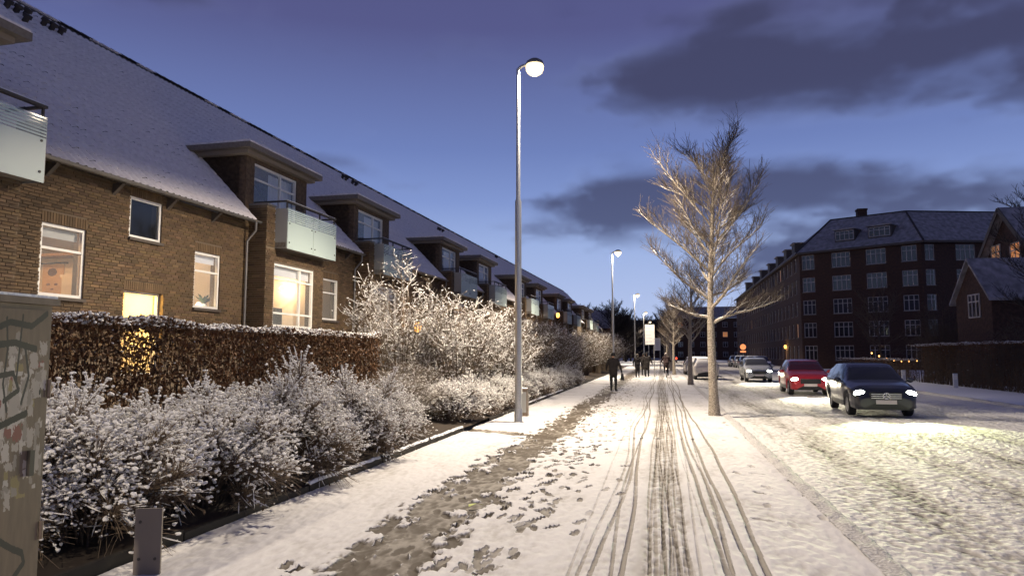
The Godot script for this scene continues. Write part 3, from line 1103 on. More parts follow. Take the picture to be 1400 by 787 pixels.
func roof(H: Node3D, bays: Array, z_end: float, r: RandomNumberGenerator) -> void:
	var slope := Vector3(EX - RXX, EAVE - RIDGE, 0)
	var len_ := slope.length()
	var down := slope.normalized()
	var nrm := Vector3(-down.y, down.x, 0)
	var at := func(s: float, z: float) -> Vector3: return Vector3(RXX, RIDGE, z) + down * s
	var cut := (Vector2(RXX, RIDGE) - Vector2(-1.95, 7.88)).length()
	var R := holder(H, "roof")
	# boards under the tiles
	var m := MB.new()
	var slab := func(s0: float, s1: float, z0: float, z1: float) -> void:
		var a: Vector3 = at.call(s0, z0)
		var b: Vector3 = at.call(s1, z0)
		var c: Vector3 = at.call(s1, z1)
		var d: Vector3 = at.call(s0, z1)
		var t := nrm * -0.10
		m.quad(a, d, c, b)
		m.quad(a + t, b + t, c + t, d + t)
		m.quad(b, c, c + t, b + t)
		m.quad(a, b, b + t, a + t)
		m.quad(d, d + t, c + t, c)
	slab.call(0.0, cut, -2.0, z_end)
	var prev := -2.0
	var spans := []
	for b in bays:
		spans.append([prev, b + 0.2])
		prev = b - 3.30
	spans.append([prev, z_end])
	for q in spans:
		slab.call(cut, len_ + 0.02, q[0], q[1])
	part(R, "roof_board", m.done(), M.timber_dark)
	m = MB.new()
	m.quad(Vector3(RXX, RIDGE, -1.9), Vector3(RXX * 2 - 0.3, EAVE, -1.9), Vector3(RXX * 2 - 0.3, EAVE, z_end), Vector3(RXX, RIDGE, z_end))
	part(R, "rear_slope", m.done(), M.roof_snow)
	# tiles
	var tm := [pantile(false), pantile(true)]
	var bs := Basis(Vector3(0, 0, -1), nrm, down)
	var where := [[], []]
	var near := []
	var rows := int(len_ / 0.335)
	var cols := int((-2.0 - z_end) / 0.22)
	var patch := noise(0.25, 88, 2)
	for j in rows:
		for i in cols:
			var z := -2.0 - (i + 0.5) * 0.22
			var s := len_ - 0.32 - (rows - 1 - j) * 0.335 + 0.04
			if s < 0.0:
				continue
			if s + 0.3 > cut:
				var skip := true
				for q in spans:
					if z < q[0] - 0.02 and z > q[1] + 0.02:
						skip = false
				if skip:
					continue
			var low := float(j) / rows
			var bare := 0.035 + 0.20 * low * low + 0.10 * patch.get_noise_2d(z, s)
			var kind := 1 if (r.randf() < bare or (j == rows - 1 and r.randf() < 0.75)) else 0
			var p: Vector3 = at.call(s, z)
			var tf := Transform3D(bs.rotated(nrm, r.randfn(0.0, 0.012)), p + nrm * (r.randf() * 0.006))
			where[kind].append(tf)
	var nearest := []
	for kind in 2:
		for q in where[kind].size():
			var p: Vector3 = H.transform * where[kind][q].origin
			if p.z < -13.0 or p.x > -11.9:
				nearest.append([p.distance_to(Vector3(0, 1.7, 0)) + (0.0 if p.z < -11.0 else 50.0), kind, q])
	nearest.sort_custom(func(a, b): return a[0] < b[0])
	var taken := [{}, {}]
	var mats := [M.roof_snow, M.roof_snow]
	var lipmat := mat("tile_snow", Color.WHITE, 0.9)
	lipmat.vertex_color_use_as_albedo = true
	for v in M.roof_snow.get_property_list():
		if v.name in ["albedo_texture", "uv1_triplanar", "uv1_world_triplanar", "uv1_scale", "heightmap_enabled", "heightmap_texture", "heightmap_scale"]:
			lipmat.set(v.name, M.roof_snow.get(v.name))
	for q in nearest.slice(0, 300):
		taken[q[1]][q[2]] = true
		var o := part(R, "roof_tile", tm[q[1]], lipmat)
		o.transform = where[q[1]][q[2]]
	for kind in 2:
		var rest := []
		for q in where[kind].size():
			if not taken[kind].has(q):
				rest.append(where[kind][q])
		stuff(R, "tile_field", tm[kind], lipmat, rest)
	# ridge tiles, dark where the wind kept them clear
	var rt := MB.new()
	var rr := []
	for e in 2:
		var row := []
		for a in 7:
			var an := PI * a / 6.0
			row.append(Vector3(-cos(an) * (0.10 if e == 0 else 0.085), sin(an) * (0.075 if e == 0 else 0.06), 0.0 if e == 0 else -0.42))
		rr.append(row)
	rt.grid(rr)
	var rmesh := rt.done()
	var k := 0
	var z := -2.0
	while z > z_end:
		if k < 300:
			part(R, "ridge_tile", rmesh, M.tile_dark if r.randf() < 0.6 else M.roof_snow, Vector3(RXX, RIDGE + 0.0, z))
		z -= 0.40
		k += 1
	# vent pipes in little clusters near the ridge
	var vents := [[-14.85, -4.68], [-15.12, -4.67], [-15.45, -4.73], [-15.15, -4.39], [-16.0, -4.72], [-16.24, -4.69], [-16.52, -4.69], [-34.2, -4.78], [-34.55, -4.76], [-35.3, -4.75], [-35.65, -4.72], [-48.6, -4.5], [-49.0, -4.5], [-49.6, -4.5], [-66.1, -4.8], [-66.6, -4.8]]
	var vm := MB.new()
	vm.tube(PackedVector3Array([Vector3(0, -0.05, 0), Vector3(0, 0.16, 0)]), PackedFloat32Array([0.075, 0.075]), 10)
	vm.tube(PackedVector3Array([Vector3(0, 0.16, 0), Vector3(0, 0.26, 0)]), PackedFloat32Array([0.115, 0.105]), 10, true)
	var vmesh := vm.done()
	for q in vents:
		var y: float = EAVE + (EX - q[1]) * (RIDGE - EAVE) / (EX - RXX)
		var o := part(R, "vent_pipe", vmesh, M.tile_dark, Vector3(q[1], y, q[0]))
		o.rotation.z = -PI / 4 * 0.8

func lamp_post(at: Vector3, label: String, lit_energy: float, gl: Material) -> void:
	var L := thing("street_lamp", label, "street lamp", at, 0.0, "street lamps along the pavement")
	var m := MB.new()
	m.tube(PackedVector3Array([Vector3(0, -0.05, 0), Vector3(0, 1.6, 0), Vector3(0, 5.6, 0)]), PackedFloat32Array([0.088, 0.085, 0.08]), 14, true)
	part(L, "pole", m.done(), M.galvanised)
	m = MB.new()
	m.tube(PackedVector3Array([Vector3(0, 5.6, 0), Vector3(0, 5.66, 0), Vector3(0, 9.1, 0)]), PackedFloat32Array([0.078, 0.056, 0.046]), 12, true)
	part(L, "upper_pole", m.done(), M.galvanised)
	m = MB.new()
	m.lathe([Vector2(0.0, 0.34), Vector2(0.10, 0.34), Vector2(0.105, 0.02), Vector2(0.16, 0.0), Vector2(0.16, -0.03)], 14)
	part(L, "base_collar", m.done(), M.galvanised)
	m = MB.new()
	m.box(Vector3(0.079, 0.7, -0.045), Vector3(0.09, 1.15, 0.045))
	part(L, "access_door", m.done(), M.galvanised)
	m = MB.new()
	m.tube(PackedVector3Array([Vector3(0, 9.08, 0), Vector3(0.08, 9.16, 0), Vector3(0.22, 9.20, 0)]), PackedFloat32Array([0.045, 0.04, 0.036]), 10, true)
	part(L, "arm", m.done(), M.galvanised)
	m = MB.new()
	m.lathe([Vector2(0.0, 0.13), Vector2(0.12, 0.12), Vector2(0.21, 0.06), Vector2(0.235, 0.0), Vector2(0.235, -0.025), Vector2(0.222, -0.03)], 20, Transform3D(Basis(), Vector3(0.44, 9.20, 0)))
	part(L, "lamp_housing", m.done(), M.zinc)
	m = MB.new()
	m.lathe([Vector2(0.22, -0.02), Vector2(0.238, -0.08), Vector2(0.23, -0.16), Vector2(0.19, -0.24), Vector2(0.11, -0.30), Vector2(0.0, -0.32)], 20, Transform3D(Basis(), Vector3(0.44, 9.20, 0)))
	part(L, "lamp_bowl", m.done(), gl)
	var s := SpotLight3D.new()
	s.name = "lamp_light"
	s.light_color = Color(1.0, 0.935, 0.835)
	s.light_energy = lit_energy
	s.light_size = 0.16
	s.spot_range = 60.0; s.spot_angle = 75.0; s.spot_angle_attenuation = 0.35; s.spot_attenuation = 2.0
	s.shadow_enabled = true
	L.add_child(s)
	s.position = Vector3(0.44, 9.05, 0)
	s.rotation.x = -PI / 2

const LAMP := 235.0

func street_lamps() -> void:
	lamp_post(Vector3(-4.0, 0, 11.0), "street lamp behind the viewer, on the same line as the others", LAMP, M.lamp_glow)
	lamp_post(Vector3(-3.5, 0, -17.77), "nearest tall galvanised street lamp with bright bowl, rising beside the snowy shrubs", LAMP, M.lamp_glow)
	lamp_post(Vector3(-3.35, 0, -52.8), "second street lamp along the pavement, beyond the tall bare shrubs", LAMP, M.lamp_glow_far)
	lamp_post(Vector3(-3.1, 0, -91.9), "third street lamp, between the second lamp and the white sign", LAMP, M.lamp_glow_far)
	lamp_post(Vector3(-2.85, 0, -132.0), "fourth street lamp, its pole just left of the white sign board", LAMP, M.lamp_glow_far)
	lamp_post(Vector3(-2.6, 0, -171.0), "farthest street lamp, its head showing just above the white sign", LAMP, M.lamp_glow_far)


# ---- hedges, shrubs, trees
var clump: ArrayMesh
var clump2: ArrayMesh

func make_clumps() -> void:
	var r := RandomNumberGenerator.new()
	r.seed = 15
	for k in 2:
		var m := MB.new()
		m.blob(Vector3.ZERO, Vector3(1.0, 0.8, 1.0), 6, 4)
		for q in m.v.size():
			var p := m.v[q]
			var f := 1.0 + 0.28 * sin(p.x * 3.0 + k * 2.0) * cos(p.z * 2.6 + k) + 0.12 * sin(p.y * 5.0)
			m.v[q] = p * f
		if k == 0:
			clump = m.done()
		else:
			clump2 = m.done()

func clump_tf(p: Vector3, s: float, r: RandomNumberGenerator) -> Transform3D:
	var b := Basis.from_euler(Vector3(r.randf_range(-0.5, 0.5), r.randf() * TAU, r.randf_range(-0.5, 0.5)))
	return Transform3D(b * Basis.from_scale(Vector3(s * r.randf_range(0.8, 1.5), s * r.randf_range(0.7, 1.0), s * r.randf_range(0.8, 1.2))), p)

func snow_line(a: Vector3, b: Vector3, rad: float) -> Transform3D:
	var d := (b - a)
	var l := maxf(d.length(), 0.001)
	d /= l
	var s := d.cross(Vector3.UP)
	s = s.normalized() if s.length() > 0.05 else Vector3.RIGHT
	var u := s.cross(d)
	return Transform3D(Basis(s * rad, u * rad * 1.1, d * l * 0.56), (a + b) * 0.5 + Vector3(0, rad * 0.7, 0))

func snow_shrub(label: String, at: Vector3, sd: int, rx: float, h: float, stems: int, twigs: int, snowy: float) -> Node3D:
	# a dense mounded shrub, every twig tip carrying a clump of snow
	var r := RandomNumberGenerator.new()
	r.seed = sd
	var S := thing("snowy_shrub", label, "shrub", at, 0.0, "low snow-covered shrubs beside the pavement")
	var m := MB.new()
	var tw := MB.new()
	var lum := []
	var lf := []
	var lc := []
	var lob := noise(1.1, sd, 2)
	for k in stems:
		# a stem to the middle of one billow, twigs bursting from it
		var an := k * 2.399 + r.randfn(0, 0.3)
		var up := lerpf(0.02, 1.0, pow((k + 0.5) / stems, 0.8))
		var d := Vector3(cos(an) * sqrt(maxf(0.0, 1.0 - up * up)), up, sin(an) * sqrt(maxf(0.0, 1.0 - up * up)))
		var reach := r.randf_range(0.58, 0.86) * (1.0 + 0.30 * lob.get_noise_3d(d.x * 1.6, d.y * 1.6, d.z * 1.6))
		var tip := Vector3(d.x * rx, d.y * h * 0.92 + 0.10, d.z * rx) * reach
		var b0 := Vector3(cos(an) * 0.22 * rx * r.randf(), 0, sin(an) * 0.22 * rx * r.randf())
		var mid := b0.lerp(tip, 0.5) + Vector3(0, 0.16 * h, 0)
		var pts := PackedVector3Array()
		var rad := PackedFloat32Array()
		for e in 6:
			var t := e / 5.0
			pts.append(b0.lerp(mid, t).lerp(mid.lerp(tip, t), t))
			rad.append(lerpf(0.012, 0.004, t))
		m.tube(pts, rad, 5)
		var size := r.randf_range(0.26, 0.42) * rx
		for q in twigs:
			var t := 1.0 - 0.5 * pow(r.randf(), 1.6)
			var p := b0.lerp(mid, t).lerp(mid.lerp(tip, t), t)
			var o := (d * 0.75 + Vector3(r.randfn(0, 0.62), r.randfn(0.22, 0.55), r.randfn(0, 0.62))).normalized()
			var l := size * r.randf_range(0.55, 1.15)
			var e1 := p + o * l * 0.5 + Vector3(0, 0.02, 0)
			var e2 := p + o * l + Vector3(0, r.randf_range(-0.05, 0.01), 0)
			tw.tube(PackedVector3Array([p, e1, e2]), PackedFloat32Array([0.0036, 0.0028, 0.0016]), 3)
			var high := clampf(e2.y / h, 0.0, 1.0)
			var keep := snowy * (0.16 + 0.84 * smoothstep(0.10, 0.62, high))
			if r.randf() < keep * 0.6:
				lum.append(snow_line(e1, e2, r.randf_range(0.004, 0.007)))
			var steps := int(l / 0.036)
			for s in range(steps / 2, steps):
				if r.randf() < keep * (0.55 + 0.45 * s / steps):
					var f := (s + 1.0) / steps
					var pp := p.lerp(e1, f * 2.0) if f < 0.5 else e1.lerp(e2, f * 2.0 - 1.0)
					lum.append(clump_tf(pp + Vector3(0, 0.008, 0), r.randf_range(0.008, 0.015) + (0.008 if s == steps - 1 else 0.0), r))
			if r.randf() < 0.35:
				var lb := Basis.from_euler(Vector3(r.randf() * TAU, r.randf() * TAU, 0)) * Basis.from_scale(Vector3.ONE * r.randf_range(0.016, 0.028))
				lf.append(Transform3D(lb, p.lerp(e2, r.randf())))
				var v := r.randf_range(0.5, 1.1)
				lc.append(Color(0.11 * v, 0.07 * v, 0.04 * v))
	part(S, "stem", m.done(), M.bark_dark)
	part(S, "twig", tw.done(), M.twig).set_meta("kind", "stuff")
	stuff(S, "snow_clump", clump, M.snow_clump, lum)
	stuff(S, "dry_leaf", leaf_mesh(), M.leaf_brown, lf, lc)
	return S

var _leaf: ArrayMesh
func leaf_mesh() -> ArrayMesh:
	if _leaf == null:
		var m := MB.new()
		var a := Vector3(0, 0, -1.0)
		var b := Vector3(0.55, 0.16, -0.1)
		var c := Vector3(0, 0, 1.0)
		var d := Vector3(-0.55, 0.16, -0.1)
		m.tri(a, b, c); m.tri(a, c, d)
		_leaf = m.done()
	return _leaf

func beech_hedge(label: String, x0: float, x1: float, z0: float, z1: float, y0: float, h: float, sd: int, leaves: int) -> void:
	# clipped hedge keeping its brown leaves, snow lying along the top
	var r := RandomNumberGenerator.new()
	r.seed = sd
	var S := thing("beech_hedge", label, "hedge", Vector3((x0 + x1) / 2, y0, (z0 + z1) / 2))
	var hx := absf(x1 - x0) / 2
	var hz := absf(z1 - z0) / 2
	var w := noise(0.55, sd, 3)
	var lf := []
	var lc := []
	var sn := []
	for k in leaves:
		var face := r.randf()
		var x := r.randf_range(-hx, hx)
		var z := r.randf_range(-hz, hz)
		var y := r.randf_range(0.02, h)
		if face < 0.62:
			x = hx - absf(r.randfn(0.0, 0.10))
		elif face < 0.9:
			y = h - absf(r.randfn(0.0, 0.06))
		var bulge := 0.13 * w.get_noise_3d(z * 1.2, y * 1.5, 4.0)
		x += bulge * (x / hx)
		y += 0.10 * w.get_noise_2d(z * 1.4 + 30.0, x) * (y / h)
		var s := r.randf_range(0.022, 0.040)
		lf.append(Transform3D(Basis.from_euler(Vector3(r.randf() * TAU, r.randf() * TAU, r.randf() * TAU)) * Basis.from_scale(Vector3(s, s, s * 1.25)), Vector3(x, y, z)))
		var v := r.randf_range(0.45, 1.25)
		lc.append(Color(0.135 * v, 0.066 * v, 0.026 * v))
		if y > h - 0.10 and r.randf() < 0.55:
			sn.append(clump_tf(Vector3(x, y + 0.012, z), r.randf_range(0.012, 0.026), r))
		elif r.randf() < 0.02:
			sn.append(clump_tf(Vector3(x, y + 0.01, z), r.randf_range(0.008, 0.016), r))
	var m := MB.new()
	for k in int(hz * 2 * 26):
		var z := r.randf_range(-hz, hz)
		var x := r.randf_range(-hx * 0.8, hx * 0.8)
		var p := Vector3(x * 0.5, 0, z)
		var q := Vector3(x, h * r.randf_range(0.6, 0.97), z + r.randfn(0, 0.18))
		m.tube(PackedVector3Array([p, p.lerp(q, 0.5) + Vector3(r.randfn(0, 0.05), 0, r.randfn(0, 0.05)), q]), PackedFloat32Array([0.014, 0.009, 0.004]), 4)
	part(S, "stem", m.done(), M.bark_dark).set_meta("kind", "stuff")
	stuff(S, "leaf", leaf_mesh(), M.leaf_brown, lf, lc)
	stuff(S, "snow_clump", clump, M.snow_clump, sn)

func arching_shrub(label: String, at: Vector3, sd: int, rx: float, h: float, stems: int, branches: int, snowy: float, bark: Material, called := "tall_shrub") -> Node3D:
	# an open, twiggy shrub taller than a person
	var r := RandomNumberGenerator.new()
	r.seed = sd
	var S := thing(called, label, "shrub", at, 0.0, "tall leafless shrubs beside the pavement")
	var m := MB.new()
	var tw := MB.new()
	var lum := []
	for k in stems:
		var an := r.randf() * TAU
		var ou := sqrt(r.randf())
		var hh := h * lerpf(1.0, 0.62, ou * ou) * r.randf_range(0.7, 1.05)
		var b0 := Vector3(cos(an), 0, sin(an)) * 0.3 * ou * rx
		var tip := Vector3(cos(an) * rx * ou, hh, sin(an) * rx * ou)
		var mid := Vector3(b0.x, hh * 0.55, b0.z).lerp(tip, 0.28)
		var pts := PackedVector3Array()
		var rad := PackedFloat32Array()
		for e in 7:
			var t := e / 6.0
			pts.append(b0.lerp(mid, t).lerp(mid.lerp(tip, t), t) + Vector3(r.randfn(0, 0.012), 0, r.randfn(0, 0.012)))
			rad.append(lerpf(0.020, 0.004, t))
		m.tube(pts, rad, 5)
		for q in branches:
			var t := r.randf_range(0.22, 1.0)
			var p := b0.lerp(mid, t).lerp(mid.lerp(tip, t), t)
			var a2 := r.randf() * TAU
			var o := Vector3(cos(a2), r.randf_range(0.1, 1.1), sin(a2)).normalized()
			var l := r.randf_range(0.35, 0.95) * lerpf(1.0, 0.6, t)
			var bend := Vector3(0, r.randf_range(-0.05, 0.16), 0)
			var e1 := p + o * l * 0.5
			var e2 := p + o * l + bend
			tw.tube(PackedVector3Array([p, e1, e2]), PackedFloat32Array([0.0065, 0.005, 0.0028]), 3)
			for s in 5:
				var f := r.randf_range(0.15, 1.0)
				var c := p.lerp(e1, f * 2.0) if f < 0.5 else e1.lerp(e2, f * 2.0 - 1.0)
				var o2 := (o + Vector3(r.randfn(0, 0.7), r.randfn(0.2, 0.5), r.randfn(0, 0.7))).normalized()
				var l2 := r.randf_range(0.10, 0.32)
				var c2 := c + o2 * l2
				tw.tube(PackedVector3Array([c, c2]), PackedFloat32Array([0.0034, 0.0018]), 3)
				if r.randf() < snowy * 0.9:
					lum.append(clump_tf(c2, r.randf_range(0.012, 0.030), r))
				if r.randf() < snowy * 0.7:
					lum.append(snow_line(c, c2, r.randf_range(0.005, 0.008)))
			# snow lying along the twig
			if r.randf() < snowy:
				var up := Vector3(0, 0.007, 0)
				lum.append(snow_line(p, e1, r.randf_range(0.007, 0.011)))
				lum.append(snow_line(e1, e2, r.randf_range(0.006, 0.010)))
	part(S, "stem", m.done(), bark)
	part(S, "twig", tw.done(), bark).set_meta("kind", "stuff")
	if lum.size() > 0:
		stuff(S, "snow_clump", clump2, M.snow_clump, lum)
	return S

func limb(m: MB, snow: MB, p: Vector3, d: Vector3, l: float, r0: float, r1: float, sides: int, seg: int, lift: float, wob: float, r: RandomNumberGenerator, snowy: float) -> PackedVector3Array:
	var pts := PackedVector3Array([p])
	var rad := PackedFloat32Array([r0])
	var q := p
	for e in seg:
		d = (d + Vector3(r.randfn(0, wob), lift + r.randfn(0, wob), r.randfn(0, wob))).normalized()
		q += d * l / seg
		pts.append(q)
		rad.append(lerpf(r0, r1, (e + 1.0) / seg))
	m.tube(pts, rad, sides)
	if snow != null and snowy > 0.0 and absf(d.y) < 0.93:
		var sp := PackedVector3Array()
		var sr := PackedFloat32Array()
		for e in pts.size():
			sp.append(pts[e] + Vector3(0, rad[e] * 0.65 + 0.002, 0))
			sr.append((rad[e] * 0.62 + 0.002) * snowy)
		snow.tube(sp, sr, 4)
	return pts

func bare_tree(called: String, label: String, at: Vector3, sd: int, h: float, fork: float, spread: float, r_trunk: float, primaries: int, bark: Material, snowy: float, group: String, detail := 1.0, thick := 1.0, twigs: Material = null) -> Node3D:
	var r := RandomNumberGenerator.new()
	r.seed = sd
	var T := thing(called, label, "tree", at, 0.0, group)
	var trunk := MB.new()
	var br := MB.new()
	var tw := MB.new()
	var sn := MB.new()
	var pts := PackedVector3Array()
	var rad := PackedFloat32Array()
	for e in 13:
		var t := e / 12.0
		pts.append(Vector3(0.16 * sin(t * 4.0 + sd) * t, h * 0.93 * t - 0.05, 0.12 * sin(t * 3.1 + sd * 2.0) * t))
		var flare := 0.35 * exp(-t * 22.0)
		rad.append(r_trunk * (1.0 + flare) * pow(1.0 - t * 0.97, 0.85) + 0.006)
	trunk.tube(pts, rad, 12)
	for k in primaries:
		var f := (k + r.randf() * 0.6) / primaries
		var y := lerpf(fork, h * 0.84, f)
		var t := y / (h * 0.93)
		var e := minf(t * 12.0, 11.99)
		var p := pts[int(e)].lerp(pts[int(e) + 1], e - int(e))
		var an := k * 2.399 + r.randfn(0, 0.35)
		var steep := lerpf(0.52, 1.5, f) + r.randfn(0, 0.16)
		var d := Vector3(cos(an), steep, sin(an)).normalized()
		var env := lerpf(0.90, 1.0, minf(f / 0.3, 1.0)) * lerpf(1.0, 0.40, clampf((f - 0.40) / 0.60, 0.0, 1.0))
		var l := spread * env * r.randf_range(0.72, 1.08) * sqrt(1.0 + steep * steep) * 0.92
		var r0 := maxf(rad[int(e)] * 0.50, 0.014)
		var bp := limb(br, sn, p, d, l, r0, 0.008, 6, 7, 0.02, 0.09, r, snowy)
		var n2 := int((6 + l * 3.6) * detail)
		for q in n2:
			var g := lerpf(0.14, 1.0, (q + r.randf()) / n2)
			var gi := minf(g * 7.0, 6.99)
			var bpnt := bp[int(gi)].lerp(bp[int(gi) + 1], gi - int(gi))
			var bd := (bp[int(gi) + 1] - bp[int(gi)]).normalized()
			var side := bd.cross(Vector3.UP).normalized() * (1.0 if q % 2 == 0 else -1.0)
			var d2 := (bd * 0.8 + side * r.randf_range(0.4, 0.95) + Vector3(0, r.randf_range(0.05, 0.6), 0)).normalized()
			var l2 := l * r.randf_range(0.20, 0.46) * (1.15 - g * 0.6)
			var sp := limb(br, sn, bpnt, d2, l2, 0.0125 * thick * (1.25 - g * 0.5), 0.005 * thick, 4, 4, 0.03, 0.12, r, snowy * 0.9)
			var n3 := int((3 + l2 * 5.0) * detail)
			for s in n3:
				var g3 := lerpf(0.2, 1.0, (s + r.randf()) / n3)
				var i3 := minf(g3 * 4.0, 3.99)
				var p3 := sp[int(i3)].lerp(sp[int(i3) + 1], i3 - int(i3))
				var d3 := (d2 + Vector3(r.randfn(0, 0.55), r.randf_range(-0.25, 0.6), r.randfn(0, 0.55))).normalized()
				var l3 := r.randf_range(0.25, 0.62)
				var tp := limb(tw, null, p3, d3, l3, 0.0062 * thick, 0.0036 * thick, 3, 2, 0.06, 0.1, r, 0.0)
				for u in int(1.6 * detail):
					var d4 := (d3 + Vector3(r.randfn(0, 0.6), r.randf_range(-0.1, 0.6), r.randfn(0, 0.6))).normalized()
					var p4 := tp[0].lerp(tp[2], r.randf_range(0.2, 0.9))
					tw.tube(PackedVector3Array([p4, p4 + d4 * r.randf_range(0.10, 0.26)]), PackedFloat32Array([0.0042 * thick, 0.0024 * thick]), 3)
	part(T, "trunk", trunk.done(), bark)
	part(T, "branch", br.done(), bark)
	part(T, "twig", tw.done(), twigs if twigs else M.twig_brown).set_meta("kind", "stuff")
	if snowy > 0.0:
		part(T, "branch_snow", sn.done(), M.snow_clump).set_meta("kind", "stuff")
	return T

func plants() -> void:
	make_clumps()
	beech_hedge("clipped brown-leaved beech hedge with snowy top below the nearest house windows", -7.5, -6.6, -4.4, -16.4, 0.3, 1.85, 301, 42000)
	beech_hedge("short dark clipped hedge beyond the tall snowy shrub, by the second lit bay", -7.6, -6.7, -27.5, -34.0, 0.3, 1.7, 302, 12000)
	# low snowy shrubs in front of the hedge
	var a := snow_shrub("snow-laden rounded shrub right behind the graffiti cabinet, nearest of the row", Vector3(-4.98, 0.05, -5.5), 401, 1.05, 1.36, 40, 95, 0.66)
	var b := snow_shrub("snow-laden shrub second from the graffiti cabinet, below the bright basement window", Vector3(-4.93, 0.05, -7.1), 402, 1.05, 1.28, 40, 95, 0.66)
	var c := snow_shrub("snow-laden shrub third from the graffiti cabinet, tallest of the low row", Vector3(-4.98, 0.05, -9.0), 403, 1.12, 1.46, 44, 95, 0.66)
	var d := snow_shrub("snow-laden shrub fourth from the graffiti cabinet, in front of the hedge end", Vector3(-4.9, 0.05, -10.9), 404, 1.04, 1.32, 36, 90, 0.62)
	for q in [[a, Vector3(-5.1, 0.05, -12.4), 1.3, 0.86, "snow-laden shrub fifth from the graffiti cabinet, just before the gate crossing"], [d, Vector3(-5.2, 0.05, -13.7), 2.2, 0.74, "small snow-laden shrub at the near edge of the bare gate crossing"],
			[d, Vector3(-5.7, 0.08, -6.3), 4.4, 0.98, "snow-laden shrub set back behind the first and second shrubs from the cabinet"],
			[a, Vector3(-5.65, 0.08, -8.0), 2.9, 0.96, "snow-laden shrub set back behind the second and third shrubs from the cabinet"],
			[c, Vector3(-5.6, 0.08, -11.7), 1.1, 0.82, "snow-laden shrub set back behind the fourth and fifth shrubs from the cabinet"],
			[c, Vector3(-5.5, 0.08, -4.6), 3.6, 0.86, "snow-laden shrub half hidden by the graffiti cabinet"],
			[b, Vector3(-6.0, 0.08, -9.9), 4.0, 0.98, "snow-laden shrub tucked back against the hedge between the third and fourth shrubs"],
			[b, Vector3(-5.0, 0.05, -17.1), 4.2, 0.88, "snow-laden shrub at the far edge of the bare gate crossing"], [c, Vector3(-4.95, 0.05, -18.9), 3.1, 0.70, "snow-laden shrub directly behind the nearest lamp pole"],
			[a, Vector3(-4.9, 0.05, -20.9), 0.4, 0.80, "snow-laden shrub just beyond the small grey box by the lamp"], [b, Vector3(-5.0, 0.05, -22.8), 5.2, 0.84, "second snow-laden shrub beyond the small grey box"],
			[c, Vector3(-4.95, 0.05, -24.9), 1.9, 0.76, "third snow-laden shrub beyond the small grey box"], [d, Vector3(-4.95, 0.05, -27.2), 2.8, 0.9, "fourth snow-laden shrub beyond the small grey box"],
			[a, Vector3(-4.95, 0.05, -29.6), 3.9, 0.8, "fifth snow-laden shrub beyond the small grey box"], [b, Vector3(-4.95, 0.05, -32.2), 0.9, 0.8, "snow-laden shrub beside the lone walker"],
			[c, Vector3(-4.9, 0.05, -35.2), 4.9, 0.72, "snow-laden shrub just past the lone walker"], [d, Vector3(-4.9, 0.05, -38.6), 0.2, 0.85, "farthest low snow-laden shrub of the row"]]:
		dup(q[0], q[1], q[2], q[4], Vector3(q[3] * 1.08, q[3], q[3] * 1.08))
	# tall shrubs
	arching_shrub("tall open shrub thick with snow at the left, its sprays reaching the second balcony", Vector3(-7.6, 0.3, -20.4), 501, 1.9, 4.2, 46, 20, 0.30, M.twig_brown)
	arching_shrub("tall bushy shrub with snow-tipped twigs, middle of the three behind the lamp pole", Vector3(-5.9, 0.2, -20.6), 502, 1.7, 3.3, 52, 20, 0.32, M.twig_brown)
	arching_shrub("tall snow-tipped shrub spreading out behind the nearest lamp pole", Vector3(-5.4, 0.2, -23.6), 503, 1.75, 3.2, 50, 20, 0.32, M.twig_brown)
	var bs := arching_shrub("bare brown shrub of upright stems behind the low shrubs, first past the lamp", Vector3(-6.3, 0.2, -29.0), 504, 1.7, 2.9, 80, 20, 0.14, M.twig_brown, "bare_shrub")
	dup(bs, Vector3(-5.75, 0.1, -15.3), 2.7, "low brown bare shrub in the gap by the gate crossing", Vector3(0.62, 0.40, 0.62))
	dup(bs, Vector3(-6.3, 0.1, -17.6), 0.7, "low brown bare shrub below the tall snowy shrub on the left", Vector3(0.7, 0.46, 0.7))
	for q in [[Vector3(-6.1, 0.2, -32.6), 1.0, 1.05, "second bare brown shrub past the lamp"], [Vector3(-5.9, 0.15, -36.4), 2.1, 1.08, "third bare brown shrub past the lamp, left of the lone walker's head"], [Vector3(-5.9, 0.15, -41.0), 3.4, 1.1, "fourth bare brown shrub past the lamp"],
			[Vector3(-5.7, 0.1, -46.5), 4.3, 1.0, "fifth bare brown shrub past the lamp"], [Vector3(-5.7, 0.1, -53.0), 5.1, 1.1, "sixth bare brown shrub, by the second lamp"], [Vector3(-5.4, 0.1, -60.0), 0.5, 1.15, "bare brown shrub beside the walking group"], [Vector3(-5.4, 0.1, -68.0), 1.5, 1.25, "bare brown shrub past the walking group"], [Vector3(-5.3, 0.1, -77.0), 2.5, 1.3, "farthest bare brown shrub along the pavement"]]:
		dup(bs, q[0], q[1], q[3], Vector3.ONE * q[2])
	# street trees
	bare_tree("street_tree", "nearest bare street tree with lamplit pale trunk at the kerb", Vector3(1.44, 0, -20.76), 601, 8.15, 2.5, 1.85, 0.125, 27, M.bark_pale, 0.75, "bare street trees along the kerb", 1.35, 0.85, M.twig_pale)
	var t2 := bare_tree("street_tree", "second bare street tree, its trunk reddish from the cars", Vector3(1.62, 0, -40.9), 602, 7.2, 2.3, 1.5, 0.13, 24, M.bark_pale, 0.6, "bare street trees along the kerb", 0.95)
	var k := 0
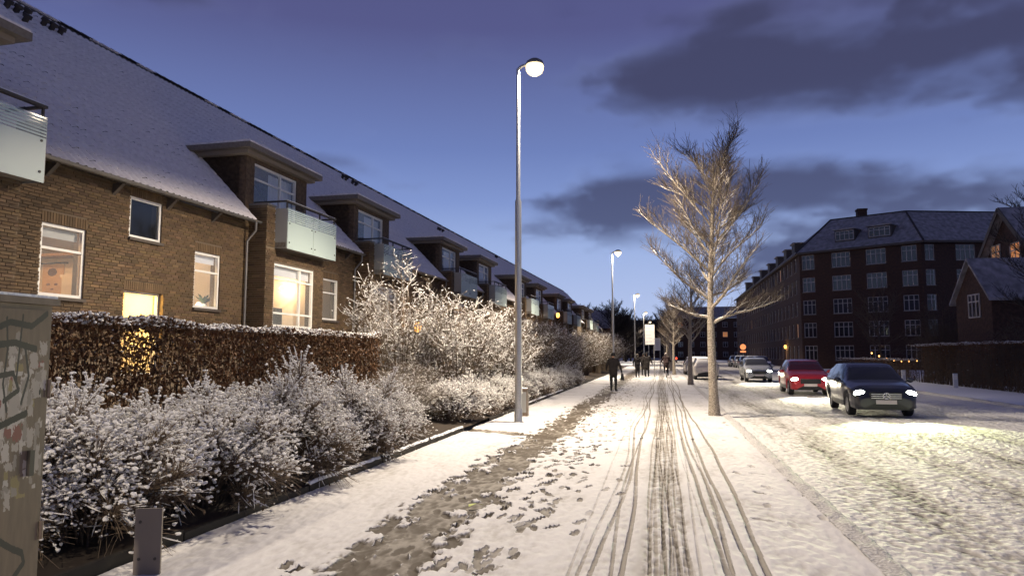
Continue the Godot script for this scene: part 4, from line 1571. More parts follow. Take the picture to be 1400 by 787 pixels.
	for q in [[-60.5, 0.95, "third bare street tree along the kerb, beside the parked cars"], [-73.0, 1.05, "fourth bare street tree along the kerb"], [-87.0, 1.0, "fifth bare street tree along the kerb"], [-103.0, 1.1, "sixth bare street tree along the kerb"], [-124.0, 1.05, "farthest bare street tree along the kerb"]]:
		dup(t2, Vector3(1.4 + 0.005 * q[0], 0, q[0]), 1.7 * k + 0.9, q[2], Vector3.ONE * q[1])
		k += 1

# ---- the far side of the street
func frame_mesh(lights: int, w: float, h: float) -> ArrayMesh:
	# white casement frame facing +x, origin at its centre, running along z
	var f := MB.new()
	var b := 0.07
	f.box(Vector3(-0.04, -h / 2, -w / 2), Vector3(0.02, h / 2, -w / 2 + b))
	f.box(Vector3(-0.04, -h / 2, w / 2 - b), Vector3(0.02, h / 2, w / 2))
	f.box(Vector3(-0.04, h / 2 - b, -w / 2 + b), Vector3(0.018, h / 2, w / 2 - b))
	f.box(Vector3(-0.04, -h / 2, -w / 2 + b), Vector3(0.018, -h / 2 + b, w / 2 - b))
	f.box(Vector3(-0.04, h * 0.18 - 0.035, -w / 2 + b), Vector3(0.016, h * 0.18 + 0.035, w / 2 - b))
	for k in lights - 1:
		var z := -w / 2 + w * (k + 1.0) / lights
		f.box(Vector3(-0.04, -h / 2 + b, z - 0.04), Vector3(0.014, h / 2 - b, z + 0.04))
	return f.done()

func pane_mesh(w: float, h: float) -> ArrayMesh:
	var g := MB.new()
	g.quad(Vector3(-0.02, -h / 2, w / 2), Vector3(-0.02, h / 2, w / 2), Vector3(-0.02, h / 2, -w / 2), Vector3(-0.02, -h / 2, -w / 2))
	return g.done()

func facade(B: Node3D, p0: Vector3, p1: Vector3, y1: float, wins: Array, wallmat: Material) -> void:
	# wins: [distance of the centre from p0, y of the centre, width, height, lights, pane material]
	var d := (p1 - p0)
	var l := d.length()
	d = d.normalized()
	var out := Vector3(d.z, 0, -d.x)   # left of the run is outside when p0 -> p1 keeps the street on its right
	var bs := Basis(-out, Vector3.UP, -d)
	var tf := Transform3D(bs, p0)
	var holes := []
	for q in wins:
		holes.append([-(q[0] - q[2] / 2), -(q[0] + q[2] / 2), q[1] - q[3] / 2, q[1] + q[3] / 2])
	var m := MB.new()
	wall_cells(m, -0.32, 0.0, 0.0, -l, 0.0, y1, holes)
	var wl := part(B, "wall", m.done(), wallmat)
	wl.transform = tf
	for q in wins:
		var key := "%d_%.2f_%.2f" % [q[4], q[2], q[3]]
		if not M.has("fr" + key):
			M["fr" + key] = frame_mesh(q[4], q[2], q[3])
			M["pa" + key] = pane_mesh(q[2], q[3])
			var s := MB.new()
			s.box(Vector3(-0.1, -q[3] / 2 - 0.07, -q[2] / 2 - 0.04), Vector3(0.16, -q[3] / 2 - 0.005, q[2] / 2 + 0.04))
			M["si" + key] = s.done()
			s = MB.new()
			s.box(Vector3(-0.30, -q[3] / 2 - 0.02, -q[2] / 2 - 0.02), Vector3(-0.28, q[3] / 2 + 0.02, q[2] / 2 + 0.02))
			M["bk" + key] = s.done()
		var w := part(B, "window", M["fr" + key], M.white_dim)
		w.transform = tf * Transform3D(Basis(), Vector3(-0.10, q[1], -q[0]))
		part(w, "pane", M["pa" + key], q[5])
		part(w, "sill", M["si" + key], M.fascia)
		if q[5] == M.glass_dark:
			part(w, "drawn_curtain", M["bk" + key], M.dim_curtain)

func roof_face(m: MB, pts: Array) -> void:
	var c := Vector3.ZERO
	for p in pts:
		c += p / pts.size()
	var n := Vector3.ZERO
	for k in pts.size():
		n += (pts[k] - c).cross(pts[(k + 1) % pts.size()] - c)
	if n.y < 0.0:
		pts.reverse()
	# clockwise from above
	pts.reverse()
	for k in range(1, pts.size() - 1):
		m.tri(pts[0], pts[k], pts[k + 1])

func far_side() -> void:
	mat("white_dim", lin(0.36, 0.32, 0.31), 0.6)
	mat("dim_curtain", lin(0.06, 0.05, 0.06), 0.95)
	glow("window_lit", Color(1.0, 0.66, 0.36), 0.30)
	glow("window_lit_soft", Color(1.0, 0.74, 0.5), 0.10)
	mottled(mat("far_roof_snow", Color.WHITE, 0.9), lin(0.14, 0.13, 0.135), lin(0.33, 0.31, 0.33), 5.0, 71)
	var B := thing("apartment_building", "five-storey dark red-brown brick apartment building with white windows and snowy hipped roof", "apartment building", Vector3(16.1, 0, -88))
	var E1 := Vector3.ZERO
	var E2 := Vector3(10.65, 0, 7.3)
	var E3 := Vector3(23.0, 0, 4.6)
	var E0 := Vector3(0.4, 0, -75)
	var Y := 13.4
	var rows := [12.2, 9.6, 7.0, 4.4, 1.8]
	var w2 := []
	var r := RandomNumberGenerator.new()
	r.seed = 19
	for y in rows:
		w2.append([1.0, y, 1.45, 1.65, 3, M.glass_dark])
		w2.append([4.7, y, 2.05, 1.65, 4, M.glass_dark])
		w2.append([8.4, y, 2.05, 1.65, 4, M.glass_dark])
		w2.append([11.7, y, 1.5, 1.65, 3, M.glass_dark])
	facade(B, E1, E2, Y, w2, M.brick_red)
	w2 = []
	for y in rows:
		w2.append([0.85, y, 1.0, 1.65, 2, M.glass_dark])
		w2.append([4.6, y, 2.05, 1.65, 4, M.glass_dark])
		w2.append([8.8, y, 2.05, 1.65, 4, M.glass_dark])
	facade(B, E2, E3, Y, w2, M.brick_red)
	w2 = []
	for y in rows:
		var d := 1.6
		while d < 73.0:
			w2.append([73.9 - d, y, 1.25, 1.65, 2, M.window_lit_soft if r.randf() < 0.05 else M.glass_dark])
			d += 2.05 if int(d) % 3 == 0 else 2.9
	facade(B, E0, E1, Y, w2, M.brick_red)
	var rd := MB.new()
	var up := Vector3(0, Y, 0)
	var R1 := Vector3(4.5, 17.85, -4.0)
	var R2 := Vector3(11.0, 17.5, 2.0)
	var R3 := Vector3(22.0, 17.4, -0.5)
	var R0 := Vector3(5.2, 17.85, -75)
	var ov := 0.35
	var e1 := E1 + up + Vector3(-ov, 0, 0.2)
	var e2 := E2 + up + Vector3(0.05, 0, ov * 1.4)
	var e3 := E3 + up + Vector3(0.2, 0, ov)
	var e0 := E0 + up + Vector3(-ov, 0, 0)
	roof_face(rd, [e1, e2, R2, R1])
	roof_face(rd, [e2, e3, R3, R2])
	roof_face(rd, [e0, e1, R1, R0])
	roof_face(rd, [R0, R1, R1 + Vector3(5, -4.4, -4), R0 + Vector3(5, -4.4, 0)])
	roof_face(rd, [R1, R2, R3, R3 + Vector3(0, -4, -6), R1 + Vector3(5, -4.4, -4)])
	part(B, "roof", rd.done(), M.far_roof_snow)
	var co := MB.new()
	for q in [[e1, e2], [e2, e3], [e0, e1]]:
		co.bar(q[0] + Vector3(0, -0.14, 0), q[1] + Vector3(0, -0.14, 0), 0.22, 0.2)
	part(B, "cornice", co.done(), M.timber_dark)
	co = MB.new()
	for q in [[R1, R2], [R2, R3], [e1, R1], [e2, R2]]:
		co.bar(q[0] + Vector3(0, 0.05, 0), q[1] + Vector3(0, 0.05, 0), 0.16, 0.12)
	part(B, "ridge_tile", co.done(), M.tile_dark)
	# chimney and roof dormers
	var ch := MB.new()
	ch.box(Vector3(7.0, 16.2, -2.6), Vector3(8.0, 18.5, -1.6))
	ch.box(Vector3(6.94, 18.5, -2.66), Vector3(8.06, 18.7, -1.54))
	part(B, "chimney", ch.done(), M.brick_red)
	var dir := E2.normalized()
	var outn := Vector3(-dir.z, 0, dir.x)
	var k := 0
	for q in [[4.9, 2.2], [8.6, 2.4]]:
		var o: Vector3 = dir * q[0] + Vector3(0, Y + 1.0, 0) - outn * 0.9
		var bs := Basis(outn, Vector3.UP, -dir)
		var D := holder(B, "roof_dormer", o)
		D.transform = Transform3D(bs, o)
		var m := MB.new()
		m.box(Vector3(-2.4, -0.5, -q[1] / 2), Vector3(-0.02, 1.25, q[1] / 2))
		part(D, "dormer_wall", m.done(), M.timber_dark)
		m = MB.new()
		m.box(Vector3(-2.5, 1.25, -q[1] / 2 - 0.15), Vector3(0.2, 1.38, q[1] / 2 + 0.15))
		part(D, "dormer_roof", m.done(), M.far_roof_snow)
		part(D, "dormer_window", frame_mesh(4, q[1] - 0.2, 1.05), M.white_dim, Vector3(0.03, 0.6, 0))
		part(D, "pane", pane_mesh(q[1] - 0.2, 1.05), M.glass_dark, Vector3(0.02, 0.6, 0))
	for z in [-7.0, -13.0, -20.0, -28.0, -37.0, -47.0, -58.0]:
		var m := MB.new()
		m.box(Vector3(0.6, Y + 0.4, z - 1.0), Vector3(3.2, Y + 2.0, z + 1.0))
		part(B, "roof_dormer", m.done(), M.timber_dark)
		m = MB.new()
		m.box(Vector3(0.4, Y + 2.0, z - 1.15), Vector3(3.3, Y + 2.14, z + 1.15))
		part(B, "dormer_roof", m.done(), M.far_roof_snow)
	# big house with its gable to the street
	var G := thing("gabled_house", "dark brick house with tall gable and two lit upper windows at the right edge", "house", Vector3(21.6, 0, -50.0))
	var m := MB.new()
	var hw := 6.2
	var ye := 5.4
	var ya := 10.8
	m.box(Vector3(0, 0, -hw), Vector3(9, ye, hw))
	m.tri(Vector3(0, ye, -hw), Vector3(0, ya, 0), Vector3(0, ye, hw))
	part(G, "wall", m.done(), M.brick_red)
	m = MB.new()
	for s in [-1.0, 1.0]:
		var a := Vector3(-0.5, ya + 0.12, 0)
		var b := Vector3(-0.5, ye - 0.35, s * (hw + 0.45))
		var x := Vector3(10.0, 0, 0)
		var t := Vector3(0, -0.2, 0)
		m.quad(a, a + x, b + x, b); m.quad(a + t, b + t, b + x + t, a + x + t)
		m.quad(a, b, b + t, a + t); m.quad(b, b + x, b + x + t, b + t)
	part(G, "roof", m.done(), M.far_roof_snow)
	m = MB.new()
	for s in [-1.0, 1.0]:
		m.bar(Vector3(-0.52, ya - 0.02, 0.0), Vector3(-0.52, ye - 0.45, s * (hw + 0.4)), 0.06, 0.3)
	part(G, "bargeboard", m.done(), M.timber_dark)
	for q in [[-1.7, 8.0, M.window_lit_soft], [0.9, 7.8, M.window_lit], [3.2, 7.0, M.window_lit]]:
		var w := part(G, "window", frame_mesh(2, 1.3, 1.5), M.white_dim, Vector3(-0.06, q[1], q[0]))
		w.rotation.y = PI
		part(w, "pane", pane_mesh(1.2, 1.4), q[2])
	# the lower wing in front of it
	var A := thing("house_wing", "low wing with snowy gable roof in front of the gabled house", "house", Vector3(16.9, 0, -43.6), 0.05)
	m = MB.new()
	m.box(Vector3(0, 0, -2.0), Vector3(5, 4.8, 2.0))
	m.tri(Vector3(0, 4.8, -2.0), Vector3(0, 6.85, 0), Vector3(0, 4.8, 2.0))
	part(A, "wall", m.done(), M.brick_red)
	m = MB.new()
	for s in [-1.0, 1.0]:
		var a := Vector3(-0.25, 6.96, 0)
		var b := Vector3(-0.25, 4.6, s * 2.3)
		var x := Vector3(5.0, 0, 0)
		var t := Vector3(0, -0.14, 0)
		m.quad(a, a + x, b + x, b); m.quad(a + t, b + t, b + x + t, a + x + t)
		m.quad(a, b, b + t, a + t); m.quad(b, b + x, b + x + t, b + t)
	part(A, "roof", m.done(), M.far_roof_snow)
	var w := part(A, "window", frame_mesh(3, 1.3, 1.3), M.white_dim, Vector3(-0.05, 4.3, 0.2))
	w.rotation.y = PI
	part(w, "pane", pane_mesh(1.2, 1.2), M.glass_dark)
	# hedges on that side
	beech_hedge("tall dark hedge along the far pavement in front of the gabled house", 15.9, 15.1, -16.0, -48.5, 0.0, 2.25, 311, 40000)
	beech_hedge("lower dark hedge on the far pavement, left of the tall dark hedge", 15.9, 15.2, -49.5, -68.0, 0.0, 1.35, 312, 9000)
	# garden shrubs and trees there
	var s1 := arching_shrub("dark bare garden shrub behind the tall hedge, left of the low wing", Vector3(17.4, 0, -50.0), 521, 2.2, 4.6, 50, 16, 0.0, M.bark_dark, "garden_shrub")
	s1.set_meta("group", "dark garden shrubs on the far side")
	dup(s1, Vector3(19.5, 0, -55.0), 2.0, "dark bare garden shrub between the apartment building and the gabled house", Vector3.ONE * 1.25)
	dup(s1, Vector3(16.6, 0, -37.0), 4.0, "big brownish garden shrub at the right edge above the hedge", Vector3(1.0, 0.82, 1.0))
	dup(s1, Vector3(16.9, 0, -33.6), 1.0, "reddish bare garden shrub overhanging the hedge's near end", Vector3(1.0, 0.7, 1.0))
	bare_tree("garden_tree", "small bare tree standing before the apartment building's wide facade", Vector3(17.2, 0, -62.0), 611, 6.0, 1.6, 2.7, 0.10, 18, M.bark_dark, 0.25, "bare garden trees on the far side", 0.75, 1.5, M.bark_dark)
	bare_tree("garden_tree", "dark spreading bare tree in front of the low wing at the right edge", Vector3(18.3, 0, -37.2), 613, 7.6, 1.8, 3.0, 0.13, 24, M.bark_dark, 0.0, "bare garden trees on the far side", 0.9, 1.6, M.far_twig)
	bare_tree("garden_tree", "tall bare tree rising behind the gabled house roof", Vector3(29.5, 0, -62.0), 612, 16.0, 7.5, 3.6, 0.22, 22, M.bark_dark, 0.0, "bare garden trees on the far side", 0.8, 2.0, M.far_twig)

func distance_things() -> void:
	# trees far along the street and behind the terrace
	var src := bare_tree("distant_tree", "bare dark tree far down the street, first left of the second lamp", Vector3(-16, 0, -178), 631, 13.0, 1.6, 5.0, 0.26, 24, M.far_twig, 0.0, "bare dark trees far down the street", 0.8, 4.0, M.far_twig)
	var spots := []
	var r := RandomNumberGenerator.new()
	r.seed = 33
	for k in 34:
		spots.append([r.randf_range(-26.0, -5.0), -r.randf_range(150.0, 235.0), r.randf_range(0.8, 1.1)])
	for k in 14:
		spots.append([r.randf_range(-6.0, 14.0), -r.randf_range(205.0, 260.0), r.randf_range(0.9, 1.25)])
	var n := 0
	for q in spots:
		n += 1
		var side := "left of the white sign" if q[0] < -4.0 else "behind the row of street trees"
		dup(src, Vector3(q[0], 0, q[1]), r.randf() * TAU, "bare dark tree in the far thicket " + side, Vector3.ONE * q[2])
	for q in [[-31.0, -128.0, 1.15, "bare tree crown showing over the far end of the terrace roof"], [-27.0, -140.0, 1.0, "second bare tree crown beyond the far end of the terrace"]]:
		dup(src, Vector3(q[0], 0, q[1]), r.randf() * TAU, q[3], Vector3.ONE * q[2])
	# the block that closes the street
	var B := thing("distant_block", "dark apartment block closing the street with a few lit windows", "building", Vector3(4, 0, -205))
	var m := MB.new()
	m.box(Vector3(0, 0, -10), Vector3(34, 11.5, 0))
	part(B, "wall", m.done(), M.brick_red)
	m = MB.new()
	var a := Vector3(-0.5, 11.5, 0.5)
	m.quad(a, Vector3(-0.5, 15.0, -5), Vector3(34.5, 15.0, -5), Vector3(34.5, 11.5, 0.5))
	part(B, "roof", m.done(), M.far_roof_snow)
	for k in 44:
		var x := 1.6 + (k % 11) * 3.0
		var y := 1.6 + (k / 11) * 2.7
		var lit: bool = k in [26, 29, 33]
		var w := part(B, "window", frame_mesh(2, 1.3, 1.4), M.white_dim, Vector3(x, y, 0.05))
		w.rotation.y = -PI / 2
		part(w, "pane", pane_mesh(1.2, 1.3), M.window_lit if lit else M.glass_dark)
	var D := thing("distant_terrace", "long low dark building across the far end of the pavement behind the thicket", "building", Vector3(-48, 0, -282))
	m = MB.new()
	m.box(Vector3(0, 0, -10), Vector3(58, 10.5, 0))
	part(D, "wall", m.done(), M.brick_red)
	m = MB.new()
	m.quad(Vector3(-0.5, 10.5, 0.5), Vector3(-0.5, 15.0, -5), Vector3(58.5, 15.0, -5), Vector3(58.5, 10.5, 0.5))
	part(D, "roof", m.done(), M.far_roof_snow)
	for k in 36:
		var w := part(D, "window", frame_mesh(2, 1.3, 1.4), M.white_dim, Vector3(2.2 + (k % 18) * 3.1, 2.6 + (k / 18) * 3.6, 0.05))
		w.rotation.y = -PI / 2
		part(w, "pane", pane_mesh(1.2, 1.3), M.glass_dark)
	var C := thing("distant_house", "low dark house beyond the terrace at the end of the pavement", "building", Vector3(-34, 0, -150))
	m = MB.new()
	m.box(Vector3(0, 0, -8), Vector3(24, 7.0, 0))
	part(C, "wall", m.done(), M.brick_red)
	m = MB.new()
	m.quad(Vector3(-0.4, 7, 0.4), Vector3(-0.4, 11, -4), Vector3(24.4, 11, -4), Vector3(24.4, 7, 0.4))
	part(C, "roof", m.done(), M.far_roof_snow)

# ---- cars. local +z is the front, x the width
func car_at(st: Array, z: float) -> Array:
	for k in st.size() - 1:
		if z <= st[k + 1][0]:
			var t: float = clampf((z - st[k][0]) / (st[k + 1][0] - st[k][0]), 0.0, 1.0)
			var o := []
			for q in 7:
				o.append(lerpf(st[k][q], st[k + 1][q], t))
			return o
	return st[st.size() - 1]

func car_section(st: Array, z: float, axles: Array, wr: float) -> PackedVector3Array:
	var s := car_at(st, z)
	var yb: float = s[1]
	for a in axles:
		var d: float = absf(z - a) / (wr + 0.055)
		if d < 1.0:
			yb = maxf(yb, wr + (wr + 0.055) * sqrt(1.0 - d * d))
	var belt: float = maxf(s[2], yb + 0.04)
	var top: float = maxf(s[3], belt + 0.01)
	var hb: float = s[4]
	var hl: float = s[5]
	var ht: float = s[6]
	var half := [Vector2(hb * 0.86, yb), Vector2(hb, yb + minf(0.05, (belt - yb) * 0.2)), Vector2(lerpf(hb, hl, 0.75), lerpf(yb, belt, 0.35)), Vector2(hl + 0.012, lerpf(yb, belt, 0.66)), Vector2(hl, belt - 0.02), Vector2(hl - 0.035, belt + 0.012), Vector2(lerpf(hl, ht, 0.5), lerpf(belt, top, 0.55)), Vector2(ht + 0.03, lerpf(belt, top, 0.93)), Vector2(ht - 0.06, top), Vector2(ht * 0.45, top + 0.012)]
	var pts := PackedVector3Array()
	for q in half:
		pts.append(Vector3(-q.x, q.y, z))
	half.reverse()
	for q in half:
		pts.append(Vector3(q.x, q.y, z))
	return pts

func car_patch(st: Array, axles: Array, wr: float, z0: float, z1: float, k0: float, k1: float, nz: int, nk: int, off: float) -> ArrayMesh:
	var rows := []
	for a in nz + 1:
		var z := lerpf(z1, z0, float(a) / nz)
		var s := car_section(st, z, axles, wr)
		var r := []
		for b in nk + 1:
			var k := lerpf(k0, k1, float(b) / nk)
			var i := mini(int(k), s.size() - 2)
			r.append(s[i].lerp(s[i + 1], k - i))
		rows.append(r)
	var m := MB.new()
	m.grid(rows)
	for q in m.v.size():
		m.v[q] += m.n[q] * off
	return m.done()

func make_car(called: String, label: String, at: Vector3, turn: float, kind: String, paint: Material, lights: String, group: String) -> Node3D:
	var C := thing(called, label, "car", at, turn, group)
	var st: Array
	var axles: Array
	var wr := 0.315
	# [z, y_bottom, y_belt, y_top, half width bottom, belt, top]
	match kind:
		"estate":
			st = [[-2.36, 0.46, 0.74, 0.80, 0.66, 0.72, 0.55], [-2.31, 0.32, 0.86, 0.98, 0.74, 0.81, 0.58], [-2.20, 0.26, 0.92, 1.20, 0.80, 0.86, 0.58], [-2.0, 0.24, 0.95, 1.41, 0.82, 0.88, 0.57], [-1.4, 0.22, 0.95, 1.47, 0.84, 0.89, 0.58], [-0.5, 0.20, 0.94, 1.485, 0.85, 0.895, 0.59], [0.15, 0.20, 0.93, 1.46, 0.85, 0.895, 0.59], [0.5, 0.20, 0.925, 1.37, 0.85, 0.89, 0.60], [0.85, 0.20, 0.92, 1.18, 0.85, 0.885, 0.64], [1.18, 0.20, 0.915, 0.99, 0.845, 0.87, 0.70], [1.6, 0.21, 0.86, 0.945, 0.83, 0.855, 0.64], [2.0, 0.22, 0.79, 0.885, 0.81, 0.825, 0.56], [2.2, 0.23, 0.72, 0.80, 0.77, 0.775, 0.48], [2.32, 0.24, 0.62, 0.70, 0.70, 0.70, 0.42], [2.36, 0.28, 0.50, 0.56, 0.64, 0.64, 0.38]]
			axles = [-1.36, 1.42]
		_:
			st = [[-1.98, 0.44, 0.78, 0.84, 0.62, 0.70, 0.55], [-1.93, 0.32, 0.90, 1.02, 0.72, 0.79, 0.58], [-1.8, 0.26, 0.95, 1.28, 0.78, 0.83, 0.58], [-1.55, 0.24, 0.97, 1.44, 0.80, 0.85, 0.57], [-0.9, 0.22, 0.97, 1.505, 0.82, 0.86, 0.58], [-0.2, 0.20, 0.96, 1.51, 0.83, 0.865, 0.59], [0.3, 0.20, 0.95, 1.45, 0.83, 0.865, 0.59], [0.65, 0.20, 0.95, 1.28, 0.83, 0.86, 0.62], [1.05, 0.20, 0.94, 1.02, 0.825, 0.845, 0.68], [1.4, 0.21, 0.88, 0.97, 0.81, 0.825, 0.62], [1.7, 0.22, 0.80, 0.89, 0.78, 0.79, 0.54], [1.88, 0.23, 0.70, 0.78, 0.72, 0.73, 0.46], [1.97, 0.25, 0.58, 0.64, 0.64, 0.66, 0.40], [2.0, 0.30, 0.48, 0.52, 0.58, 0.60, 0.36]]
			axles = [-1.22, 1.28]
	var front: float = st[st.size() - 1][0]
	var rear: float = st[0][0]
	var rows := []
	var n := 120
	for a in n + 1:
		rows.append(Array(car_section(st, lerpf(front, rear, float(a) / n), axles, wr)))
	var m := MB.new()
	m.grid(rows)
	# close the ends
	for e in [0, n]:
		var rr: Array = rows[e]
		var c := Vector3(0, 0.55, rr[0].z)
		for k in rr.size() - 1:
			if e == 0:
				m.tri(c, rr[k + 1], rr[k])
			else:
				m.tri(c, rr[k], rr[k + 1])
	part(C, "body", m.done(), paint)
	m = MB.new()
	m.box(Vector3(-0.70, 0.22, rear + 0.12), Vector3(0.70, 0.5, front - 0.14))
	part(C, "underbody", m.done(), M.black_plastic)
	for s in [-0.36, 0.36]:
		for zz in [-0.15, -1.0]:
			m = MB.new()
			m.box(Vector3(s - 0.24, 0.5, zz - 0.12), Vector3(s + 0.24, 1.12, zz + 0.02))
			m.box(Vector3(s - 0.12, 1.13, zz - 0.10), Vector3(s + 0.12, 1.30, zz))
			part(C, "seat", m.done(), M.dark_cloth)
	# glass: windscreen, rear window, side windows
	var e := 1.0 if kind == "estate" else 0.86
	var zc: float = 1.14 if kind == "estate" else 1.02
	var zt: float = 0.22 if kind == "estate" else 0.36
	part(C, "windscreen", car_patch(st, axles, wr, zt, zc, 6.5, 12.5, 8, 14, 0.006), M.car_glass)
	var zr0: float = rear + 0.10
	part(C, "rear_window", car_patch(st, axles, wr, zr0, rear + 0.36, 6.6, 12.4, 5, 12, 0.006), M.car_glass if lights != "parked" else M.snowy_glass)
	for q in [[-2.0 * e, -1.18 * e], [-1.10 * e, -0.12 * e], [-0.04 * e, 0.78 * e]]:
		part(C, "side_window", car_patch(st, axles, wr, q[0], q[1], 5.15, 7.0, 6, 4, 0.006), M.car_glass)
		part(C, "side_window", car_patch(st, axles, wr, q[0], q[1], 12.0, 13.85, 6, 4, 0.006), M.car_glass)
	# door seams, handles, belt trim
	var seams := [-1.14 * e, -0.08 * e, 0.84 * e]
	for zz in seams:
		for kk in [[1.3, 5.0], [14.0, 17.7]]:
			part(C, "door_seam", car_patch(st, axles, wr, zz - 0.007, zz + 0.007, kk[0], kk[1], 1, 10, 0.002), M.black_plastic)
	for kk in [[4.75, 5.1], [13.9, 14.25]]:
		part(C, "belt_trim", car_patch(st, axles, wr, -2.0 * e, 0.9 * e, kk[0], kk[1], 30, 2, 0.004), M.black_plastic)
	for kk in [[1.05, 1.7], [17.3, 17.95]]:
		part(C, "sill_trim", car_patch(st, axles, wr, axles[0] + 0.4, axles[1] - 0.4, kk[0], kk[1], 20, 2, 0.004), M.black_plastic)
	for zz in [-0.95 * e, 0.10 * e]:
		for s in [-1.0, 1.0]:
			var hd := MB.new()
			hd.box(Vector3(s * (0.90 if kind == "estate" else 0.87) - 0.012, 0.84, zz - 0.08), Vector3(s * (0.90 if kind == "estate" else 0.87) + 0.012, 0.865, zz + 0.08))
			part(C, "door_handle", hd.done(), M.chrome if kind == "estate" else paint)
	for s in [-0.45, 0.12]:
		var wi := MB.new()
		wi.bar(Vector3(s, 0.985 if kind == "estate" else 1.02, zc - 0.02), Vector3(s + 0.45, 1.02 if kind == "estate" else 1.05, zc - 0.09), 0.02, 0.015)
		part(C, "wiper", wi.done(), M.black_plastic)
	# wheels
	for a in axles:
		for s in [-1.0, 1.0]:
			var W := holder(C, "wheel", Vector3(s * (0.74 if kind == "estate" else 0.71), wr, a))
			W.rotation.z = -s * PI / 2
			var t := MB.new()
			t.lathe([Vector2(wr * 0.66, 0.10), Vector2(wr * 0.9, 0.105), Vector2(wr, 0.07), Vector2(wr, -0.09), Vector2(wr * 0.9, -0.11), Vector2(wr * 0.6, -0.11)], 24)
			part(W, "tyre", t.done(), M.rubber)
			t = MB.new()
			t.lathe([Vector2(0.0, 0.075), Vector2(0.06, 0.08), Vector2(0.07, 0.06), Vector2(wr * 0.6, 0.07), Vector2(wr * 0.66, 0.10)], 24)
			for k in 5:
				var an := TAU * k / 5
				t.bar(Vector3(0, 0.085, 0), Vector3(cos(an), 0.0, sin(an)) * wr * 0.62 + Vector3(0, 0.085, 0), 0.045, 0.02)
			part(W, "rim", t.done(), M.galvanised)
	# lamps, mirrors, grille, plates
	var hx := 0.62 if kind == "estate" else 0.58
	var hz := front - 0.15
	var hy := 0.665
	for s in [-1.0, 1.0]:
		var t := MB.new()
		t.blob(Vector3(s * hx, hy, hz), Vector3(0.18, 0.09, 0.11), 14, 8)
		part(C, "headlight", t.done(), M.headlight if lights == "on" else M.lamp_off)
		t = MB.new()
		t.blob(Vector3(s * (0.72 if kind == "estate" else 0.70), 0.80, rear + 0.10), Vector3(0.07, 0.12, 0.06), 10, 6)
		part(C, "tail_light", t.done(), M.tail_off)
		t = MB.new()
		t.blob(Vector3(s * 0.98, 1.0, zc - 0.28), Vector3(0.10, 0.075, 0.06), 10, 6)
		t.bar(Vector3(s * 0.84, 0.95, zc - 0.28), Vector3(s * 0.95, 0.98, zc - 0.28), 0.05, 0.04)
		part(C, "mirror", t.done(), paint)
		if lights == "on":
			var l := SpotLight3D.new()
			l.name = "headlight_beam"
			l.light_color = Color(0.95, 1.0, 0.74) if kind == "estate" else Color(1.0, 0.95, 0.82)
			l.light_energy = 60.0
			l.light_size = 0.06
			l.spot_angle = 33.0; l.spot_angle_attenuation = 0.9; l.spot_range = 60.0; l.spot_attenuation = 2.0
			l.shadow_enabled = true
			C.add_child(l, true)
			l.position = Vector3(s * hx, hy - 0.01, hz + 0.14)
			l.rotation = Vector3(deg_to_rad(-2.2), PI, 0)
	var g := MB.new()
	g.box(Vector3(-0.40, 0.50, front - 0.06), Vector3(0.40, 0.70, front + 0.012))
	part(C, "grille", g.done(), M.black_plastic)
	if kind == "estate":
		for y in [0.545, 0.60, 0.655]:
			g = MB.new()
			g.box(Vector3(-0.38, y - 0.010, front + 0.012), Vector3(0.38, y + 0.010, front + 0.024))
			part(C, "grille_slat", g.done(), M.chrome)
		g = MB.new()
		var ring := PackedVector3Array()
		var rad := PackedFloat32Array()
		for k in 25:
			ring.append(Vector3(cos(TAU * k / 24) * 0.085, 0.61 + sin(TAU * k / 24) * 0.085, front + 0.036))
			rad.append(0.010)
		g.tube(ring, rad, 6)
		for k in 3:
			var an := PI / 2 + TAU * k / 3
			g.bar(Vector3(0, 0.61, front + 0.036), Vector3(cos(an) * 0.085, 0.61 + sin(an) * 0.085, front + 0.036), 0.016, 0.012)
		part(C, "emblem", g.done(), M.chrome)
	g = MB.new()
	g.box(Vector3(-0.55, 0.30, front - 0.10), Vector3(0.55, 0.42, front - 0.012))
	part(C, "lower_intake", g.done(), M.black_plastic)
	g = MB.new()
	g.box(Vector3(-0.26, 0.385, front + 0.002), Vector3(0.26, 0.495, front + 0.016))
	part(C, "number_plate", g.done(), M.plate)
	g = MB.new()
	g.box(Vector3(-0.26, 0.60, rear - 0.012), Vector3(0.26, 0.71, rear + 0.04))
	part(C, "number_plate", g.done(), M.plate)
	if lights == "parked":
		part(C, "roof_snow", car_patch(st, axles, wr, rear + 0.36, zt - 0.02, 7.3, 11.7, 14, 10, 0.035), M.snow)
		part(C, "bonnet_snow", car_patch(st, axles, wr, zc + 0.05, front - 0.2, 6.4, 12.6, 8, 10, 0.025), M.snow)
	return C

func paint(name_: String, c: Color, rough := 0.35, metal := 0.3) -> StandardMaterial3D:
	var m := mat(name_, c, rough, metal)
	m.clearcoat_enabled = true; m.clearcoat = 0.8; m.clearcoat_roughness = 0.08
	return m

